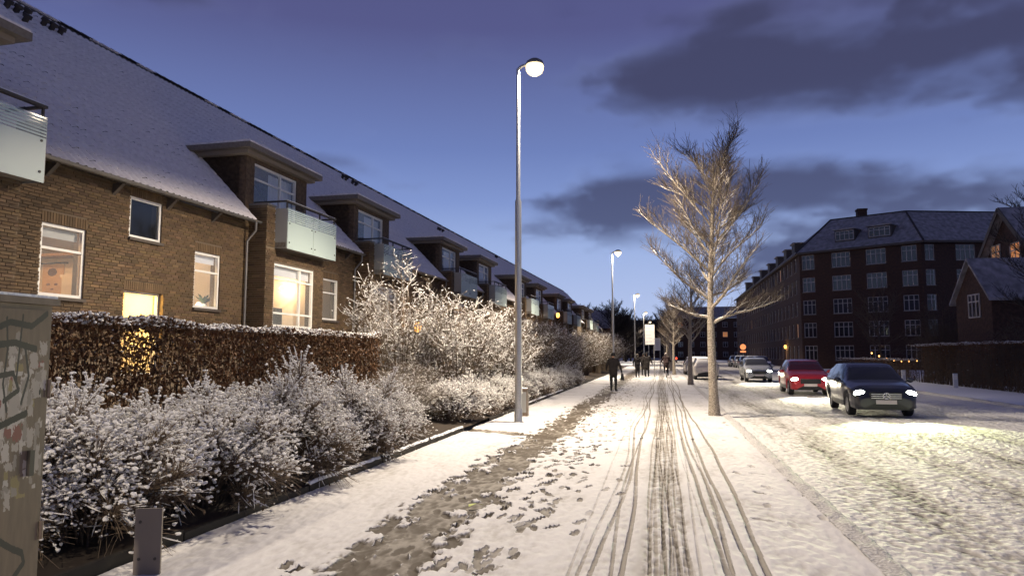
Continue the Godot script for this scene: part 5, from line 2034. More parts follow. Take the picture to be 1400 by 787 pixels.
func cars() -> void:
	var g := mat("car_glass", lin(0.012, 0.013, 0.016, 0.6), 0.04)
	g.transparency = BaseMaterial3D.TRANSPARENCY_ALPHA
	mottled(mat("snowy_glass", Color.WHITE, 0.9), lin(0.42, 0.40, 0.40), lin(0.62, 0.60, 0.60), 0.5, 77)
	glow("headlight", Color(0.97, 1.0, 0.93), 30.0)
	mat("lamp_off", lin(0.5, 0.5, 0.5), 0.1)
	mat("tail_off", lin(0.22, 0.012, 0.01), 0.15)
	mat("plate", lin(0.62, 0.55, 0.53), 0.5)
	var dark := paint("paint_dark", lin(0.022, 0.024, 0.032), 0.3)
	var red := paint("paint_red", lin(0.42, 0.022, 0.03), 0.35, 0.1)
	var white := paint("paint_white", lin(0.45, 0.46, 0.45), 0.35, 0.1)
	var pale := paint("paint_pale", lin(0.46, 0.42, 0.40), 0.4, 0.1)
	var grey := paint("paint_grey", lin(0.14, 0.14, 0.15), 0.35)
	var y := -0.065
	make_car("estate_car", "dark estate car with bright headlights and star emblem, nearest on the road", Vector3(6.22, y, -23.95), -0.06, "estate", dark, "on", "cars driving towards the viewer")
	make_car("hatchback", "red hatchback with lit headlights following the dark estate car", Vector3(6.30, y, -34.6), -0.03, "hatch", red, "on", "cars driving towards the viewer")
	make_car("hatchback", "pale car with glaring headlights behind the red hatchback", Vector3(6.05, y, -49.2), 0.0, "hatch", white, "on", "cars driving towards the viewer")
	make_car("parked_car", "snow-dusted pale hatchback parked behind the nearest tree trunk", Vector3(3.05, y, -52.5), PI, "hatch", pale, "parked", "cars parked along the kerb")
	make_car("parked_car", "second snow-dusted parked car, in front of the pale parked hatchback", Vector3(2.95, y, -58.8), PI, "hatch", grey, "parked", "cars parked along the kerb")
	make_car("parked_car", "third snow-dusted parked car along the near kerb", Vector3(2.85, y, -65.0), PI, "estate", pale, "parked", "cars parked along the kerb")
	var k := 0
	for z in [-78.0, -84.5, -91.0, -97.5, -104.0]:
		k += 1
		make_car("parked_car", ["nearest", "second nearest", "middle", "second farthest", "farthest"][k - 1] + " of the dark cars parked along the far kerb", Vector3(10.2, y, z), 0.0, "hatch" if k % 2 == 0 else "estate", grey if k % 2 == 0 else dark, "parked", "cars parked along the far kerb")

# ---- people: one continuous skin from tapered capsules, meshed as surface nets
func skin(bones: Array, cell: float, k: float, m: MB) -> void:
	# bones: [a, b, ra, rb, colour]
	var lo := Vector3(1e9, 1e9, 1e9)
	var hi := -lo
	for b in bones:
		var rr: float = maxf(b[2], b[3]) + k + cell * 2.0
		for p in [b[0], b[1]]:
			lo = lo.min(p - Vector3.ONE * rr)
			hi = hi.max(p + Vector3.ONE * rr)
	var nx := int((hi.x - lo.x) / cell) + 2
	var ny := int((hi.y - lo.y) / cell) + 2
	var nz := int((hi.z - lo.z) / cell) + 2
	var f := PackedFloat32Array()
	f.resize(nx * ny * nz)
	f.fill(1.0)
	var best := PackedFloat32Array()
	best.resize(f.size())
	best.fill(9.0)
	var who := PackedByteArray()
	who.resize(f.size())
	for bi in bones.size():
		var b: Array = bones[bi]
		var a: Vector3 = b[0]
		var ab: Vector3 = b[1] - a
		var l2 := maxf(ab.length_squared(), 1e-8)
		var ra: float = b[2]
		var rb: float = b[3]
		var pad := Vector3.ONE * (maxf(ra, rb) + k + cell * 2.0)
		var i0 := ((a.min(b[1]) - pad - lo) / cell).floor()
		var i1 := ((a.max(b[1]) + pad - lo) / cell).ceil()
		for z in range(maxi(0, int(i0.z)), mini(nz - 1, int(i1.z)) + 1):
			for y in range(maxi(0, int(i0.y)), mini(ny - 1, int(i1.y)) + 1):
				var row := (z * ny + y) * nx
				for x in range(maxi(0, int(i0.x)), mini(nx - 1, int(i1.x)) + 1):
					var p := lo + Vector3(x, y, z) * cell - a
					var t := clampf(p.dot(ab) / l2, 0.0, 1.0)
					var d := (p - ab * t).length() - lerpf(ra, rb, t)
					var o := f[row + x]
					var h := clampf(0.5 + 0.5 * (o - d) / k, 0.0, 1.0)
					f[row + x] = lerpf(o, d, h) - k * h * (1.0 - h)
					if d < best[row + x]:
						best[row + x] = d
						who[row + x] = bi
	var vid := {}
	var sx := 1
	var sy := nx
	var sz := nx * ny
	var corner := [0, 1, sy, sy + 1, sz, sz + 1, sz + sy, sz + sy + 1]
	var offs := [Vector3(0, 0, 0), Vector3(1, 0, 0), Vector3(0, 1, 0), Vector3(1, 1, 0), Vector3(0, 0, 1), Vector3(1, 0, 1), Vector3(0, 1, 1), Vector3(1, 1, 1)]
	var edges := [[0, 1], [2, 3], [4, 5], [6, 7], [0, 2], [1, 3], [4, 6], [5, 7], [0, 4], [1, 5], [2, 6], [3, 7]]
	for z in nz - 1:
		for y in ny - 1:
			var row := (z * ny + y) * nx
			for x in nx - 1:
				var q := row + x
				var neg := 0
				for c in 8:
					if f[q + corner[c]] < 0.0:
						neg += 1
				if neg == 0 or neg == 8:
					continue
				var s := Vector3.ZERO
				var n := 0
				for e in edges:
					var fa := f[q + corner[e[0]]]
					var fb := f[q + corner[e[1]]]
					if (fa < 0.0) != (fb < 0.0):
						s += (offs[e[0]] as Vector3).lerp(offs[e[1]], fa / (fa - fb))
						n += 1
				var g := Vector3(f[q + 1] - f[q] + f[q + sy + sz + 1] - f[q + sy + sz], f[q + sy] - f[q] + f[q + sy + sz + 1] - f[q + sz + 1], f[q + sz] - f[q] + f[q + sy + sz + 1] - f[q + sy + 1])
				m.col = bones[who[q]][4]
				vid[q] = m.vert(lo + (Vector3(x, y, z) + s / n) * cell, g.normalized())
	for z in range(1, nz - 1):
		for y in range(1, ny - 1):
			for x in range(1, nx - 1):
				var q := (z * ny + y) * nx + x
				for ax in 3:
					var st: int = [sx, sy, sz][ax]
					var a0 := f[q] < 0.0
					if a0 == (f[q + st] < 0.0):
						continue
					var u: int = [sy, sz, sx][ax]
					var w: int = [sz, sx, sy][ax]
					if not (vid.has(q) and vid.has(q - u) and vid.has(q - w) and vid.has(q - u - w)):
						continue
					var v0: int = vid[q]
					var v1: int = vid[q - u]
					var v2: int = vid[q - u - w]
					var v3: int = vid[q - w]
					if a0:
						for t in [v0, v2, v1, v0, v3, v2]:
							m.i.push_back(t)
					else:
						for t in [v0, v1, v2, v0, v2, v3]:
							m.i.push_back(t)
	m.col = Color.WHITE

func hand(m: MB, wrist: Vector3, dir: Vector3, inward: Vector3, col: Color, curl: float) -> void:
	# a palm with four fingers of unequal length and a thumb from its side
	var fw := dir.cross(inward).normalized()
	var palm := wrist + dir * 0.075
	var bones := [[wrist, palm, 0.030, 0.034, col], [wrist + fw * 0.018, palm + fw * 0.024, 0.022, 0.02, col], [wrist - fw * 0.018, palm - fw * 0.024, 0.022, 0.02, col]]
	var lens := [0.072, 0.082, 0.078, 0.060]
	for k in 4:
		var b := palm + fw * (0.030 - 0.020 * k)
		var d1 := (dir + inward * curl * 0.5).normalized()
		var d2 := (dir + inward * curl * 1.4).normalized()
		var mid: Vector3 = b + d1 * lens[k] * 0.5
		bones.append([b, mid, 0.0105, 0.0095, col])
		bones.append([mid, mid + d2 * lens[k] * 0.5, 0.0095, 0.008, col])
	var tb := wrist + dir * 0.03 + fw * 0.034
	var td := (dir + fw * 0.9 + inward * 0.4).normalized()
	bones.append([tb, tb + td * 0.035, 0.013, 0.0115, col])
	bones.append([tb + td * 0.035, tb + td * 0.035 + (dir + inward * 0.5).normalized() * 0.03, 0.0115, 0.009, col])
	skin(bones, 0.009, 0.008, m)

func person(label: String, at: Vector3, turn: float, scl: float, look: Dictionary, j: Dictionary, group: String) -> Node3D:
	# j: joints of the pose; the figure faces -z
	var P := thing("person", label, "person", at, turn, group)
	var m := MB.new()
	var ct: Color = look.coat
	var tr: Color = look.trousers
	var sk: Color = look.skin
	var sh: Color = look.shoes
	var pel: Vector3 = j.pelvis
	var che: Vector3 = j.chest
	var hd: Vector3 = j.head
	var side := Vector3(1, 0, 0)
	var nk := che.lerp(hd, 0.52)
	var bones := []
	for s in [-1.0, 1.0]:
		bones.append([pel + side * 0.075 * s, che + side * 0.085 * s + Vector3(0, -0.08, 0), look.waist, look.chest, ct])
		bones.append([che + side * 0.06 * s, che + side * 0.165 * s + Vector3(0, 0.06, 0), 0.115, 0.085, ct])
	bones.append([pel, pel + Vector3(0, -look.hem, 0.01), look.waist + 0.03, look.waist + 0.045, ct])
	bones.append([che + Vector3(0, 0.08, 0), nk, 0.075, 0.058, ct if look.collar else sk])
	bones.append([nk, hd + Vector3(0, -0.04, 0), 0.052, 0.06, sk])
	for s in ["l", "r"]:
		var sg := -1.0 if s == "l" else 1.0
		var shd := che + side * 0.185 * sg + Vector3(0, 0.05, 0)
		bones.append([shd, j["elbow_" + s], 0.072, 0.056, ct])
		bones.append([j["elbow_" + s], j["wrist_" + s], 0.055, 0.042, ct])
		var hip := pel + side * 0.09 * sg
		bones.append([hip, j["knee_" + s], 0.098, 0.066, tr])
		bones.append([j["knee_" + s], j["ankle_" + s], 0.066, 0.050, tr])
		bones.append([j["ankle_" + s] + Vector3(0, -0.025, 0.03), j["toe_" + s], 0.045, 0.038, sh])
	skin(bones, look.cell, 0.035, m)
	# head with face and ears
	var fw := Vector3(0, 0, -1)
	var hb := [[hd + Vector3(0, 0.03, 0.01), hd + Vector3(0, 0.035, -0.015), 0.082, 0.080, sk], [hd + Vector3(0, -0.06, -0.03), hd + Vector3(0, 0.0, -0.03), 0.052, 0.068, sk], [hd + Vector3(0, 0.012, -0.088), hd + Vector3(0, -0.018, -0.108), 0.010, 0.014, sk]]
	for s in [-1.0, 1.0]:
		hb.append([hd + Vector3(0.083 * s, 0.02, 0.01), hd + Vector3(0.086 * s, -0.015, 0.0), 0.016, 0.011, sk])
	skin(hb, 0.012, 0.02, m)
	for s in ["l", "r"]:
		var d: Vector3 = (j["wrist_" + s] - j["elbow_" + s]).normalized()
		hand(m, j["wrist_" + s], d, (Vector3(1 if s == "l" else -1, 0, -0.3) - d * d.dot(Vector3(1 if s == "l" else -1, 0, -0.3))).normalized(), look.gloves, 0.9)
	part(P, "body", m.done(), M.cloth_tinted)
	m = MB.new()
	for s in [-1.0, 1.0]:
		m.blob(hd + Vector3(0.032 * s, 0.018, -0.094), Vector3(0.011, 0.007, 0.006), 8, 4)
	m.blob(hd + Vector3(0, -0.05, -0.085), Vector3(0.024, 0.006, 0.008), 8, 4)
	part(P, "face_feature", m.done(), M.dark_cloth)
	# hat or hair
	m = MB.new()
	m.lathe([Vector2(0.0, 0.128), Vector2(0.035, 0.122), Vector2(0.072, 0.095), Vector2(0.094, 0.045), Vector2(0.101, 0.0), Vector2(0.10, -0.03), Vector2(0.088, -0.032)], 16, Transform3D(Basis.from_euler(Vector3(0.12, 0, 0)), hd + Vector3(0, 0.02, 0.006)))
	if look.has("hair_long"):
		m.blob(hd + Vector3(0, -0.05, 0.05), Vector3(0.085, 0.13, 0.05), 12, 8)
	part(P, look.headwear, m.done(), look.hat)
	P.scale = Vector3.ONE * scl
	return P

func walk_pose(stride: float, lean: float, arm_l: Vector3, arm_r: Vector3) -> Dictionary:
	return {"pelvis": Vector3(0, 0.96, 0), "chest": Vector3(0, 1.34, -lean), "head": Vector3(0, 1.62, -lean * 1.6),
		"knee_l": Vector3(-0.10, 0.52, -0.05 - stride * 0.45), "ankle_l": Vector3(-0.10, 0.10, -stride * 0.6), "toe_l": Vector3(-0.11, 0.045, -stride * 0.6 - 0.16),
		"knee_r": Vector3(0.10, 0.52, -0.02 + stride * 0.25), "ankle_r": Vector3(0.10, 0.13, stride * 0.75), "toe_r": Vector3(0.11, 0.045, stride * 0.75 - 0.13),
		"elbow_l": Vector3(-0.29, 1.13, 0.02) + arm_l * 0.4, "wrist_l": Vector3(-0.30, 0.90, -0.06) + arm_l, "elbow_r": Vector3(0.29, 1.13, 0.04) + arm_r * 0.4, "wrist_r": Vector3(0.31, 0.90, 0.0) + arm_r}

func tube_part(parent: Node, called: String, pts: Array, rad: Array, mt: Material, sides := 8) -> void:
	var m := MB.new()
	m.tube(PackedVector3Array(pts), PackedFloat32Array(rad), sides, true)
	part(parent, called, m.done(), mt)

func people() -> void:
	mat("cloth_tinted", Color.WHITE, 0.92).vertex_color_use_as_albedo = true
	mat("hat_dark", lin(0.014, 0.013, 0.014), 0.95)
	mat("hair_grey", lin(0.09, 0.075, 0.06), 0.9)
	mat("helmet_pale", lin(0.35, 0.30, 0.26), 0.5)
	var black := Color(0.012, 0.011, 0.011)
	var base := {"coat": black, "trousers": Color(0.014, 0.013, 0.014), "skin": Color(0.34, 0.20, 0.14), "shoes": Color(0.01, 0.009, 0.008), "gloves": Color(0.02, 0.018, 0.018), "waist": 0.115, "chest": 0.13, "hem": 0.16, "collar": true, "cell": 0.024, "hat": M.hat_dark, "headwear": "hat"}
	var g := "people on the pavement"
	person("lone walker in dark jacket and knitted hat seen from behind", Vector3(-2.1, 0.0, -33.0), 0.05, 1.0, base, walk_pose(0.10, 0.02, Vector3(-0.02, 0.14, -0.16), Vector3(0.06, 0.0, 0.02)), g)
	var B := thing("hand_bag", "dark bag hanging from the lone walker's hand", "bag", Vector3(-1.70, 0.50, -32.98), 0.05)
	var m := MB.new()
	m.grid([[Vector3(-0.05, 0.30, 0.12), Vector3(-0.05, 0.30, -0.12)], [Vector3(-0.09, 0.22, 0.15), Vector3(-0.09, 0.22, -0.15)], [Vector3(-0.09, 0.03, 0.16), Vector3(-0.09, 0.03, -0.16)], [Vector3(-0.06, 0.0, 0.15), Vector3(-0.06, 0.0, -0.15)], [Vector3(0.06, 0.0, 0.15), Vector3(0.06, 0.0, -0.15)], [Vector3(0.09, 0.03, 0.16), Vector3(0.09, 0.03, -0.16)], [Vector3(0.09, 0.22, 0.15), Vector3(0.09, 0.22, -0.15)], [Vector3(0.05, 0.30, 0.12), Vector3(0.05, 0.30, -0.12)]])
	m.quad(Vector3(-0.09, 0.02, 0.15), Vector3(-0.05, 0.30, 0.12), Vector3(0.05, 0.30, 0.12), Vector3(0.09, 0.02, 0.15))
	m.quad(Vector3(0.09, 0.02, -0.15), Vector3(0.05, 0.30, -0.12), Vector3(-0.05, 0.30, -0.12), Vector3(-0.09, 0.02, -0.15))
	part(B, "pouch", m.done(), M.dark_cloth)
	tube_part(B, "handle", [Vector3(0, 0.29, 0.09), Vector3(-0.02, 0.38, 0.05), Vector3(-0.03, 0.40, 0.0), Vector3(-0.02, 0.38, -0.05), Vector3(0, 0.29, -0.09)], [0.009, 0.009, 0.009, 0.009, 0.009], M.dark_cloth)
	var b2 := base.duplicate()
	b2.hat = M.hair_grey; b2.headwear = "hair"; b2.hem = 0.36; b2.waist = 0.12; b2.cell = 0.028
	b2.hair_long = true
	person("walker in long dark coat with brown hair, left of the walking pair", Vector3(-1.62, 0.0, -52.6), 0.0, 0.97, b2, walk_pose(0.13, 0.03, Vector3(-0.02, 0.05, -0.1), Vector3(0.04, 0.02, 0.02)), g)
	var b3 := base.duplicate()
	b3.hem = 0.30; b3.cell = 0.028; b3.waist = 0.135
	person("walker in bulky dark jacket, right of the walking pair", Vector3(-0.98, 0.0, -54.4), 0.0, 1.03, b3, walk_pose(-0.12, 0.02, Vector3(0.02, 0.06, -0.05), Vector3(0.05, 0.08, -0.1)), g)
	person("walker half hidden between the walking pair, farther off", Vector3(-1.30, 0.0, -57.5), 0.0, 1.0, b3, walk_pose(0.10, 0.02, Vector3(0, 0.05, 0), Vector3(0, 0.0, 0.05)), g)
	# cyclist riding away
	var b4 := base.duplicate()
	b4.hat = M.helmet_pale; b4.headwear = "helmet"; b4.hem = 0.10; b4.cell = 0.026; b4.coat = Color(0.03, 0.014, 0.012)
	var ride := {"pelvis": Vector3(0, 0.98, 0.12), "chest": Vector3(0, 1.34, -0.08), "head": Vector3(0, 1.61, -0.16),
		"knee_l": Vector3(-0.12, 0.72, -0.28), "ankle_l": Vector3(-0.12, 0.36, -0.10), "toe_l": Vector3(-0.13, 0.30, -0.26), "knee_r": Vector3(0.12, 0.56, -0.20), "ankle_r": Vector3(0.12, 0.19, 0.02), "toe_r": Vector3(0.13, 0.13, -0.14),
		"elbow_l": Vector3(-0.32, 1.14, -0.20), "wrist_l": Vector3(-0.27, 1.05, -0.42), "elbow_r": Vector3(0.32, 1.14, -0.20), "wrist_r": Vector3(0.27, 1.05, -0.42)}
	person("cyclist in dark jacket and pale helmet riding away on the cycle path", Vector3(0.40, 0.03, -53.0), 0.0, 1.0, b4, ride, g)
	var K := thing("bicycle", "upright city bicycle under the cyclist, rear light lit", "bicycle", Vector3(0.40, 0.02, -53.0))
	for z in [-0.55, 0.52]:
		var W := holder(K, "wheel", Vector3(0, 0.34, z))
		var ring := []
		var rad := []
		for k in 29:
			ring.append(Vector3(0, cos(TAU * k / 28) * 0.325, sin(TAU * k / 28) * 0.325)); rad.append(0.020)
		tube_part(W, "tyre", ring, rad, M.rubber, 6)
		for k in 10:
			tube_part(W, "spoke", [Vector3(0, 0, 0), Vector3(0, cos(TAU * k / 10) * 0.31, sin(TAU * k / 10) * 0.31)], [0.003, 0.003], M.chrome, 3)
		tube_part(W, "hub", [Vector3(-0.05, 0, 0), Vector3(0.05, 0, 0)], [0.022, 0.022], M.chrome)
	for q in [[Vector3(0, 0.30, 0.05), Vector3(0, 0.86, 0.20)], [Vector3(0, 0.30, 0.05), Vector3(0, 0.80, -0.38)], [Vector3(0, 0.74, 0.17), Vector3(0, 0.86, -0.36)], [Vector3(0, 0.30, 0.05), Vector3(0.05, 0.34, 0.52)], [Vector3(0, 0.78, 0.18), Vector3(0.05, 0.34, 0.52)]]:
		tube_part(K, "frame_tube", q, [0.018, 0.016], M.black_plastic)
	tube_part(K, "fork", [Vector3(0, 0.98, -0.33), Vector3(0, 0.72, -0.40), Vector3(0.05, 0.34, -0.55)], [0.018, 0.018, 0.012], M.black_plastic)
	tube_part(K, "handlebar", [Vector3(-0.28, 1.0, -0.36), Vector3(-0.12, 1.02, -0.42), Vector3(0.12, 1.02, -0.42), Vector3(0.28, 1.0, -0.36)], [0.014, 0.014, 0.014, 0.014], M.black_plastic)
	m = MB.new()
	m.blob(Vector3(0, 0.90, 0.20), Vector3(0.10, 0.035, 0.13), 12, 6)
	part(K, "saddle", m.done(), M.black_plastic)
	m = MB.new()
	m.box(Vector3(-0.07, 0.70, 0.25), Vector3(0.07, 0.72, 0.66))
	part(K, "rack", m.done(), M.black_plastic)
	var fen := []
	var fr := []
	for k in 13:
		var an := PI * (-0.15 + 0.85 * k / 12.0)
		fen.append(Vector3(0, 0.34 + sin(an) * 0.365, 0.52 + cos(an) * 0.365)); fr.append(0.024)
	tube_part(K, "mudguard", fen, fr, M.black_plastic, 6)
	tube_part(K, "crank", [Vector3(-0.12, 0.32, -0.12), Vector3(-0.07, 0.30, 0.05), Vector3(0.07, 0.30, 0.05), Vector3(0.12, 0.16, 0.08)], [0.012, 0.014, 0.014, 0.012], M.chrome)
	m = MB.new()
	m.blob(Vector3(0, 0.62, 0.885), Vector3(0.03, 0.03, 0.02), 8, 6)
	part(K, "rear_light", m.done(), glow("bike_light", Color(1.0, 0.75, 0.6), 5.0))

# ---- cabinet, small posts, signs
func graffiti() -> ImageTexture:
	# grey paint with torn white bills, tags in dark spray, rusty drips; 0..1 across the door
	var w := 512
	var h := 1024
	var im := Image.create(w, h, false, Image.FORMAT_RGB8)
	im.fill(lin(0.165, 0.115, 0.082))
	var r := RandomNumberGenerator.new()
	r.seed = 91
	var f := noise(0.02, 92, 4)
	for y in h:
		for x in w:
			var v := 1.0 + 0.10 * f.get_noise_2d(x, y * 0.4)
			var c := im.get_pixel(x, y)
			im.set_pixel(x, y, Color(c.r * v, c.g * v, c.b * v))
	# torn remains of bills
	for k in 150:
		var cx := r.randf_range(0, w)
		var cy := r.randf_range(0.08, 0.56) * h
		if r.randf() < 0.3:
			cy = r.randf_range(0.16, 0.30) * h
		var bw := r.randf_range(8, 44)
		var bh := r.randf_range(6, 34)
		var col: Color = [lin(0.40, 0.34, 0.29), lin(0.28, 0.235, 0.20), lin(0.48, 0.42, 0.37), lin(0.26, 0.20, 0.09), lin(0.22, 0.075, 0.06)][[0, 0, 1, 1, 2, 2, 2, 3, 0, 1, 2, 0, 1, 2, 0, 1, 2, 3, 0, 1, 2, 0, 1, 4][r.randi() % 24]]
		for y in range(int(cy - bh), int(cy + bh)):
			for x in range(int(cx - bw), int(cx + bw)):
				if x < 0 or y < 0 or x >= w or y >= h:
					continue
				var e := maxf(absf(x - cx) / bw, absf(y - cy) / bh) + 0.55 * f.get_noise_2d(x * 2.3 + k * 31.0, y * 2.3)
				if e < 0.82:
					im.set_pixel(x, y, col)
	# sprayed strokes
	var ink := lin(0.030, 0.026, 0.024)
	var strokes := [
		[[0.95, 0.01], [0.70, 0.05], [0.35, 0.04], [0.05, 0.07]], [[0.30, 0.03], [0.34, 0.12], [0.30, 0.22], [0.38, 0.30]], [[0.55, 0.02], [0.52, 0.14], [0.50, 0.22]],
		[[0.05, 0.11], [0.45, 0.10], [0.80, 0.12]], [[0.10, 0.20], [0.45, 0.19], [0.55, 0.24], [0.32, 0.27]], [[0.62, 0.12], [0.70, 0.2], [0.60, 0.28]], [[0.1, 0.3], [0.3, 0.34], [0.7, 0.31]],
		[[0.02, 0.70], [0.12, 0.64], [0.34, 0.66], [0.60, 0.70], [0.76, 0.72], [0.80, 0.75], [0.62, 0.79], [0.34, 0.80], [0.12, 0.78]], [[0.04, 0.74], [0.16, 0.80], [0.12, 0.86], [0.02, 0.90]],
		[[0.0, 0.97], [0.25, 0.95], [0.50, 0.92]], [[0.2, 0.60], [0.28, 0.66], [0.22, 0.72], [0.30, 0.78]]]
	for s in strokes:
		var rad := r.randf_range(6.0, 13.0)
		for k in s.size() - 1:
			var a := Vector2(s[k][0] * w, s[k][1] * h)
			var b := Vector2(s[k + 1][0] * w, s[k + 1][1] * h)
			var n := int(a.distance_to(b) / 3.0) + 1
			for q in n:
				var p := a.lerp(b, float(q) / n)
				for y in range(int(p.y - rad), int(p.y + rad) + 1):
					for x in range(int(p.x - rad), int(p.x + rad) + 1):
						if x >= 0 and y >= 0 and x < w and y < h and Vector2(x, y).distance_to(p) < rad * (0.9 + 0.2 * f.get_noise_2d(x * 3.0, y * 3.0)):
							im.set_pixel(x, y, ink)
	for q in [[0.55, 0.865, 14], [0.90, 0.25, 9], [0.72, 0.955, 6]]:
		for y in range(-q[2], q[2]):
			for x in range(-q[2], q[2]):
				if x * x + y * y < q[2] * q[2]:
					im.set_pixel(clampi(int(q[0] * w + x * 0.8), 0, w - 1), clampi(int(q[1] * h + y), 0, h - 1), ink)
	return ImageTexture.create_from_image(im)

func furniture() -> void:
	# utility cabinet at the left edge
	var C := thing("utility_cabinet", "tall grey utility cabinet covered in graffiti and torn stickers at the left edge", "cabinet", Vector3(-3.5, 0, -3.58))
	mottled(mat("cabinet_grey", Color.WHITE, 0.6), lin(0.145, 0.104, 0.076), lin(0.185, 0.135, 0.10), 0.7, 93)
	var m := MB.new()
	m.box(Vector3(-0.42, 0.0, 0.0), Vector3(-0.004, 1.98, 1.7))
	part(C, "body", m.done(), M.cabinet_grey)
	m = MB.new()
	m.box(Vector3(-0.45, 1.982, -0.03), Vector3(0.022, 2.02, 1.73))
	part(C, "lid", m.done(), M.cabinet_grey)
	m = MB.new()
	m.box(Vector3(-0.44, 2.021, -0.02), Vector3(0.012, 2.036, 1.72))
	part(C, "lid_snow", m.done(), M.snow)
	var gm := mat("cabinet_print", Color.WHITE, 0.6)
	gm.albedo_texture = graffiti()
	gm.uv1_scale = Vector3(2, 1, 1)
	for k in 2:
		m = MB.new()
		var z0 := 0.03 + k * 0.83
		var z1 := z0 + 0.80
		m.quad(Vector3(0.012, 0.08, z1), Vector3(0.012, 1.95, z1), Vector3(0.012, 1.95, z0), Vector3(0.012, 0.08, z0))
		part(C, "door", m.done(), gm)
		m = MB.new()
		m.box(Vector3(-0.003, 0.08, z0), Vector3(0.011, 1.95, z1))
		part(C, "door_edge", m.done(), M.cabinet_grey)
	m = MB.new()
	m.box(Vector3(0.0125, 1.02, 0.10), Vector3(0.035, 1.16, 0.13))
	part(C, "lock_handle", m.done(), M.rail_dark)
	for y in [0.7, 1.5]:
		m = MB.new()
		m.tube(PackedVector3Array([Vector3(0.016, y - 0.05, 0.012), Vector3(0.016, y + 0.05, 0.012)]), PackedFloat32Array([0.012, 0.012]), 8, true)
		part(C, "hinge", m.done(), M.cabinet_grey)
	# low board with its post along the planting bed
	var E := thing("edging_board", "low dark timber edging along the planting bed, snow lying on it", "edging", Vector3(-4.3, 0, 0))
	var r := RandomNumberGenerator.new()
	r.seed = 64
	var z := 6.0
	while z > -64.0:
		var gap := z < -14.2 and z > -17.0
		if not gap:
			m = MB.new()
			m.box(Vector3(-0.05, -0.02, z - 2.38), Vector3(0.0, 0.085 + r.randf_range(-0.02, 0.02), z))
			part(E, "board", m.done(), M.edging)
			m = MB.new()
			var zz := z
			var rows := []
			while zz > z - 2.36:
				var hh := 0.095 + 0.016 * r.randf()
				var ww := 0.035 * r.randf()
				rows.append([Vector3(-0.06, hh - 0.02, zz), Vector3(-0.045, hh + 0.012, zz), Vector3(-0.01, hh + 0.014, zz), Vector3(0.0 + ww * 0.3, hh - 0.02, zz)])
				zz -= 0.11
			rows.reverse()
			if r.randf() < 0.3:
				m.grid(rows)
				part(E, "board_snow", m.done(), M.snow)
		z -= 2.4
	var P := thing("edging_post", "short flat grey metal post with bolt holes at the shrubs' near corner", "post", Vector3(-3.93, 0, -5.04), 0.3)
	m = MB.new()
	m.box(Vector3(-0.10, -0.05, -0.012), Vector3(0.10, 0.50, 0.012))
	part(P, "plate", m.done(), mat("post_brown", lin(0.20, 0.165, 0.135), 0.7))
	for q in [[-0.06, 0.12], [0.06, 0.12], [-0.06, 0.40]]:
		m = MB.new()
		m.tube(PackedVector3Array([Vector3(q[0], q[1], 0.011), Vector3(q[0], q[1], 0.018)]), PackedFloat32Array([0.012, 0.012]), 8, true)
		part(P, "bolt", m.done(), M.rail_dark)
	# grey box beside the lamp
	var B := thing("service_box", "small grey snow-capped service box standing just past the nearest lamp pole", "cabinet", Vector3(-3.74, 0, -19.6))
	m = MB.new()
	m.box(Vector3(-0.15, 0, -0.10), Vector3(0.15, 0.72, 0.10))
	part(B, "body", m.done(), M.cabinet_grey)
	m = MB.new()
	m.box(Vector3(-0.165, 0.722, -0.115), Vector3(0.165, 0.75, 0.115))
	part(B, "lid", m.done(), M.cabinet_grey)
	m = MB.new()
	m.blob(Vector3(0, 0.752, 0), Vector3(0.16, 0.022, 0.11), 12, 6)
	part(B, "lid_snow", m.done(), M.snow)
	m = MB.new()
	m.box(Vector3(-0.12, 0.1, 0.101), Vector3(0.12, 0.66, 0.108))
	part(B, "door", m.done(), M.sheet_grey)
	# yellow-green scrap lying on the trodden strip
	var T := thing("litter_scrap", "tiny yellow-green scrap of litter on the trodden strip", "litter", Vector3(-2.05, 0.01, -7.95), 0.5)
	m = MB.new()
	m.grid([[Vector3(-0.09, 0.0, 0.03), Vector3(0.0, 0.035, 0.04), Vector3(0.09, 0.01, 0.03)], [Vector3(-0.08, 0.015, -0.03), Vector3(0.0, 0.02, -0.04), Vector3(0.08, 0.0, -0.02)]])
	part(T, "scrap", m.done(), mat("scrap", lin(0.45, 0.52, 0.08), 0.6))
	# white information signs hung from posts
	for q in [[Vector3(-0.72, 0, -54.3), 1.0, "white rectangular sign board with faint lines of text on a pole by the walkers"], [Vector3(-0.25, 0, -76.0), 0.86, "smaller far white sign board beyond the first one"]]:
		var S := thing("sign_board", q[2], "sign", q[0], 0.0, "white sign boards over the pavement")
		var s: float = q[1]
		m = MB.new()
		m.tube(PackedVector3Array([Vector3(0.28 * s, 0, 0), Vector3(0.28 * s, 3.9 * s, 0)]), PackedFloat32Array([0.038, 0.036]), 10, true)
		part(S, "pole", m.done(), M.galvanised)
		m = MB.new()
		m.box(Vector3(-0.36 * s, 2.38 * s, 0.045), Vector3(0.34 * s, 3.86 * s, 0.06))
		part(S, "board", m.done(), mat("sign_white%d" % int(s * 10), lin(0.80, 0.78, 0.72), 0.5))
		for k in 5:
			var y := (3.6 - 0.25 * k) * s
			m = MB.new()
			m.box(Vector3(-0.29 * s, y - 0.022, 0.0601), Vector3(r.randf_range(0.05, 0.27) * s, y + 0.022, 0.063))
			part(S, "text_line", m.done(), M.curtain)
	# round sign and low marker posts across the street
	var R := thing("round_sign", "round orange-lit traffic sign on a pole far down the far pavement", "sign", Vector3(11.9, 0, -110.0))
	m = MB.new()
	m.tube(PackedVector3Array([Vector3(0, 0, 0), Vector3(0, 3.0, 0)]), PackedFloat32Array([0.04, 0.04]), 8, true)
	part(R, "pole", m.done(), M.galvanised)
	m = MB.new()
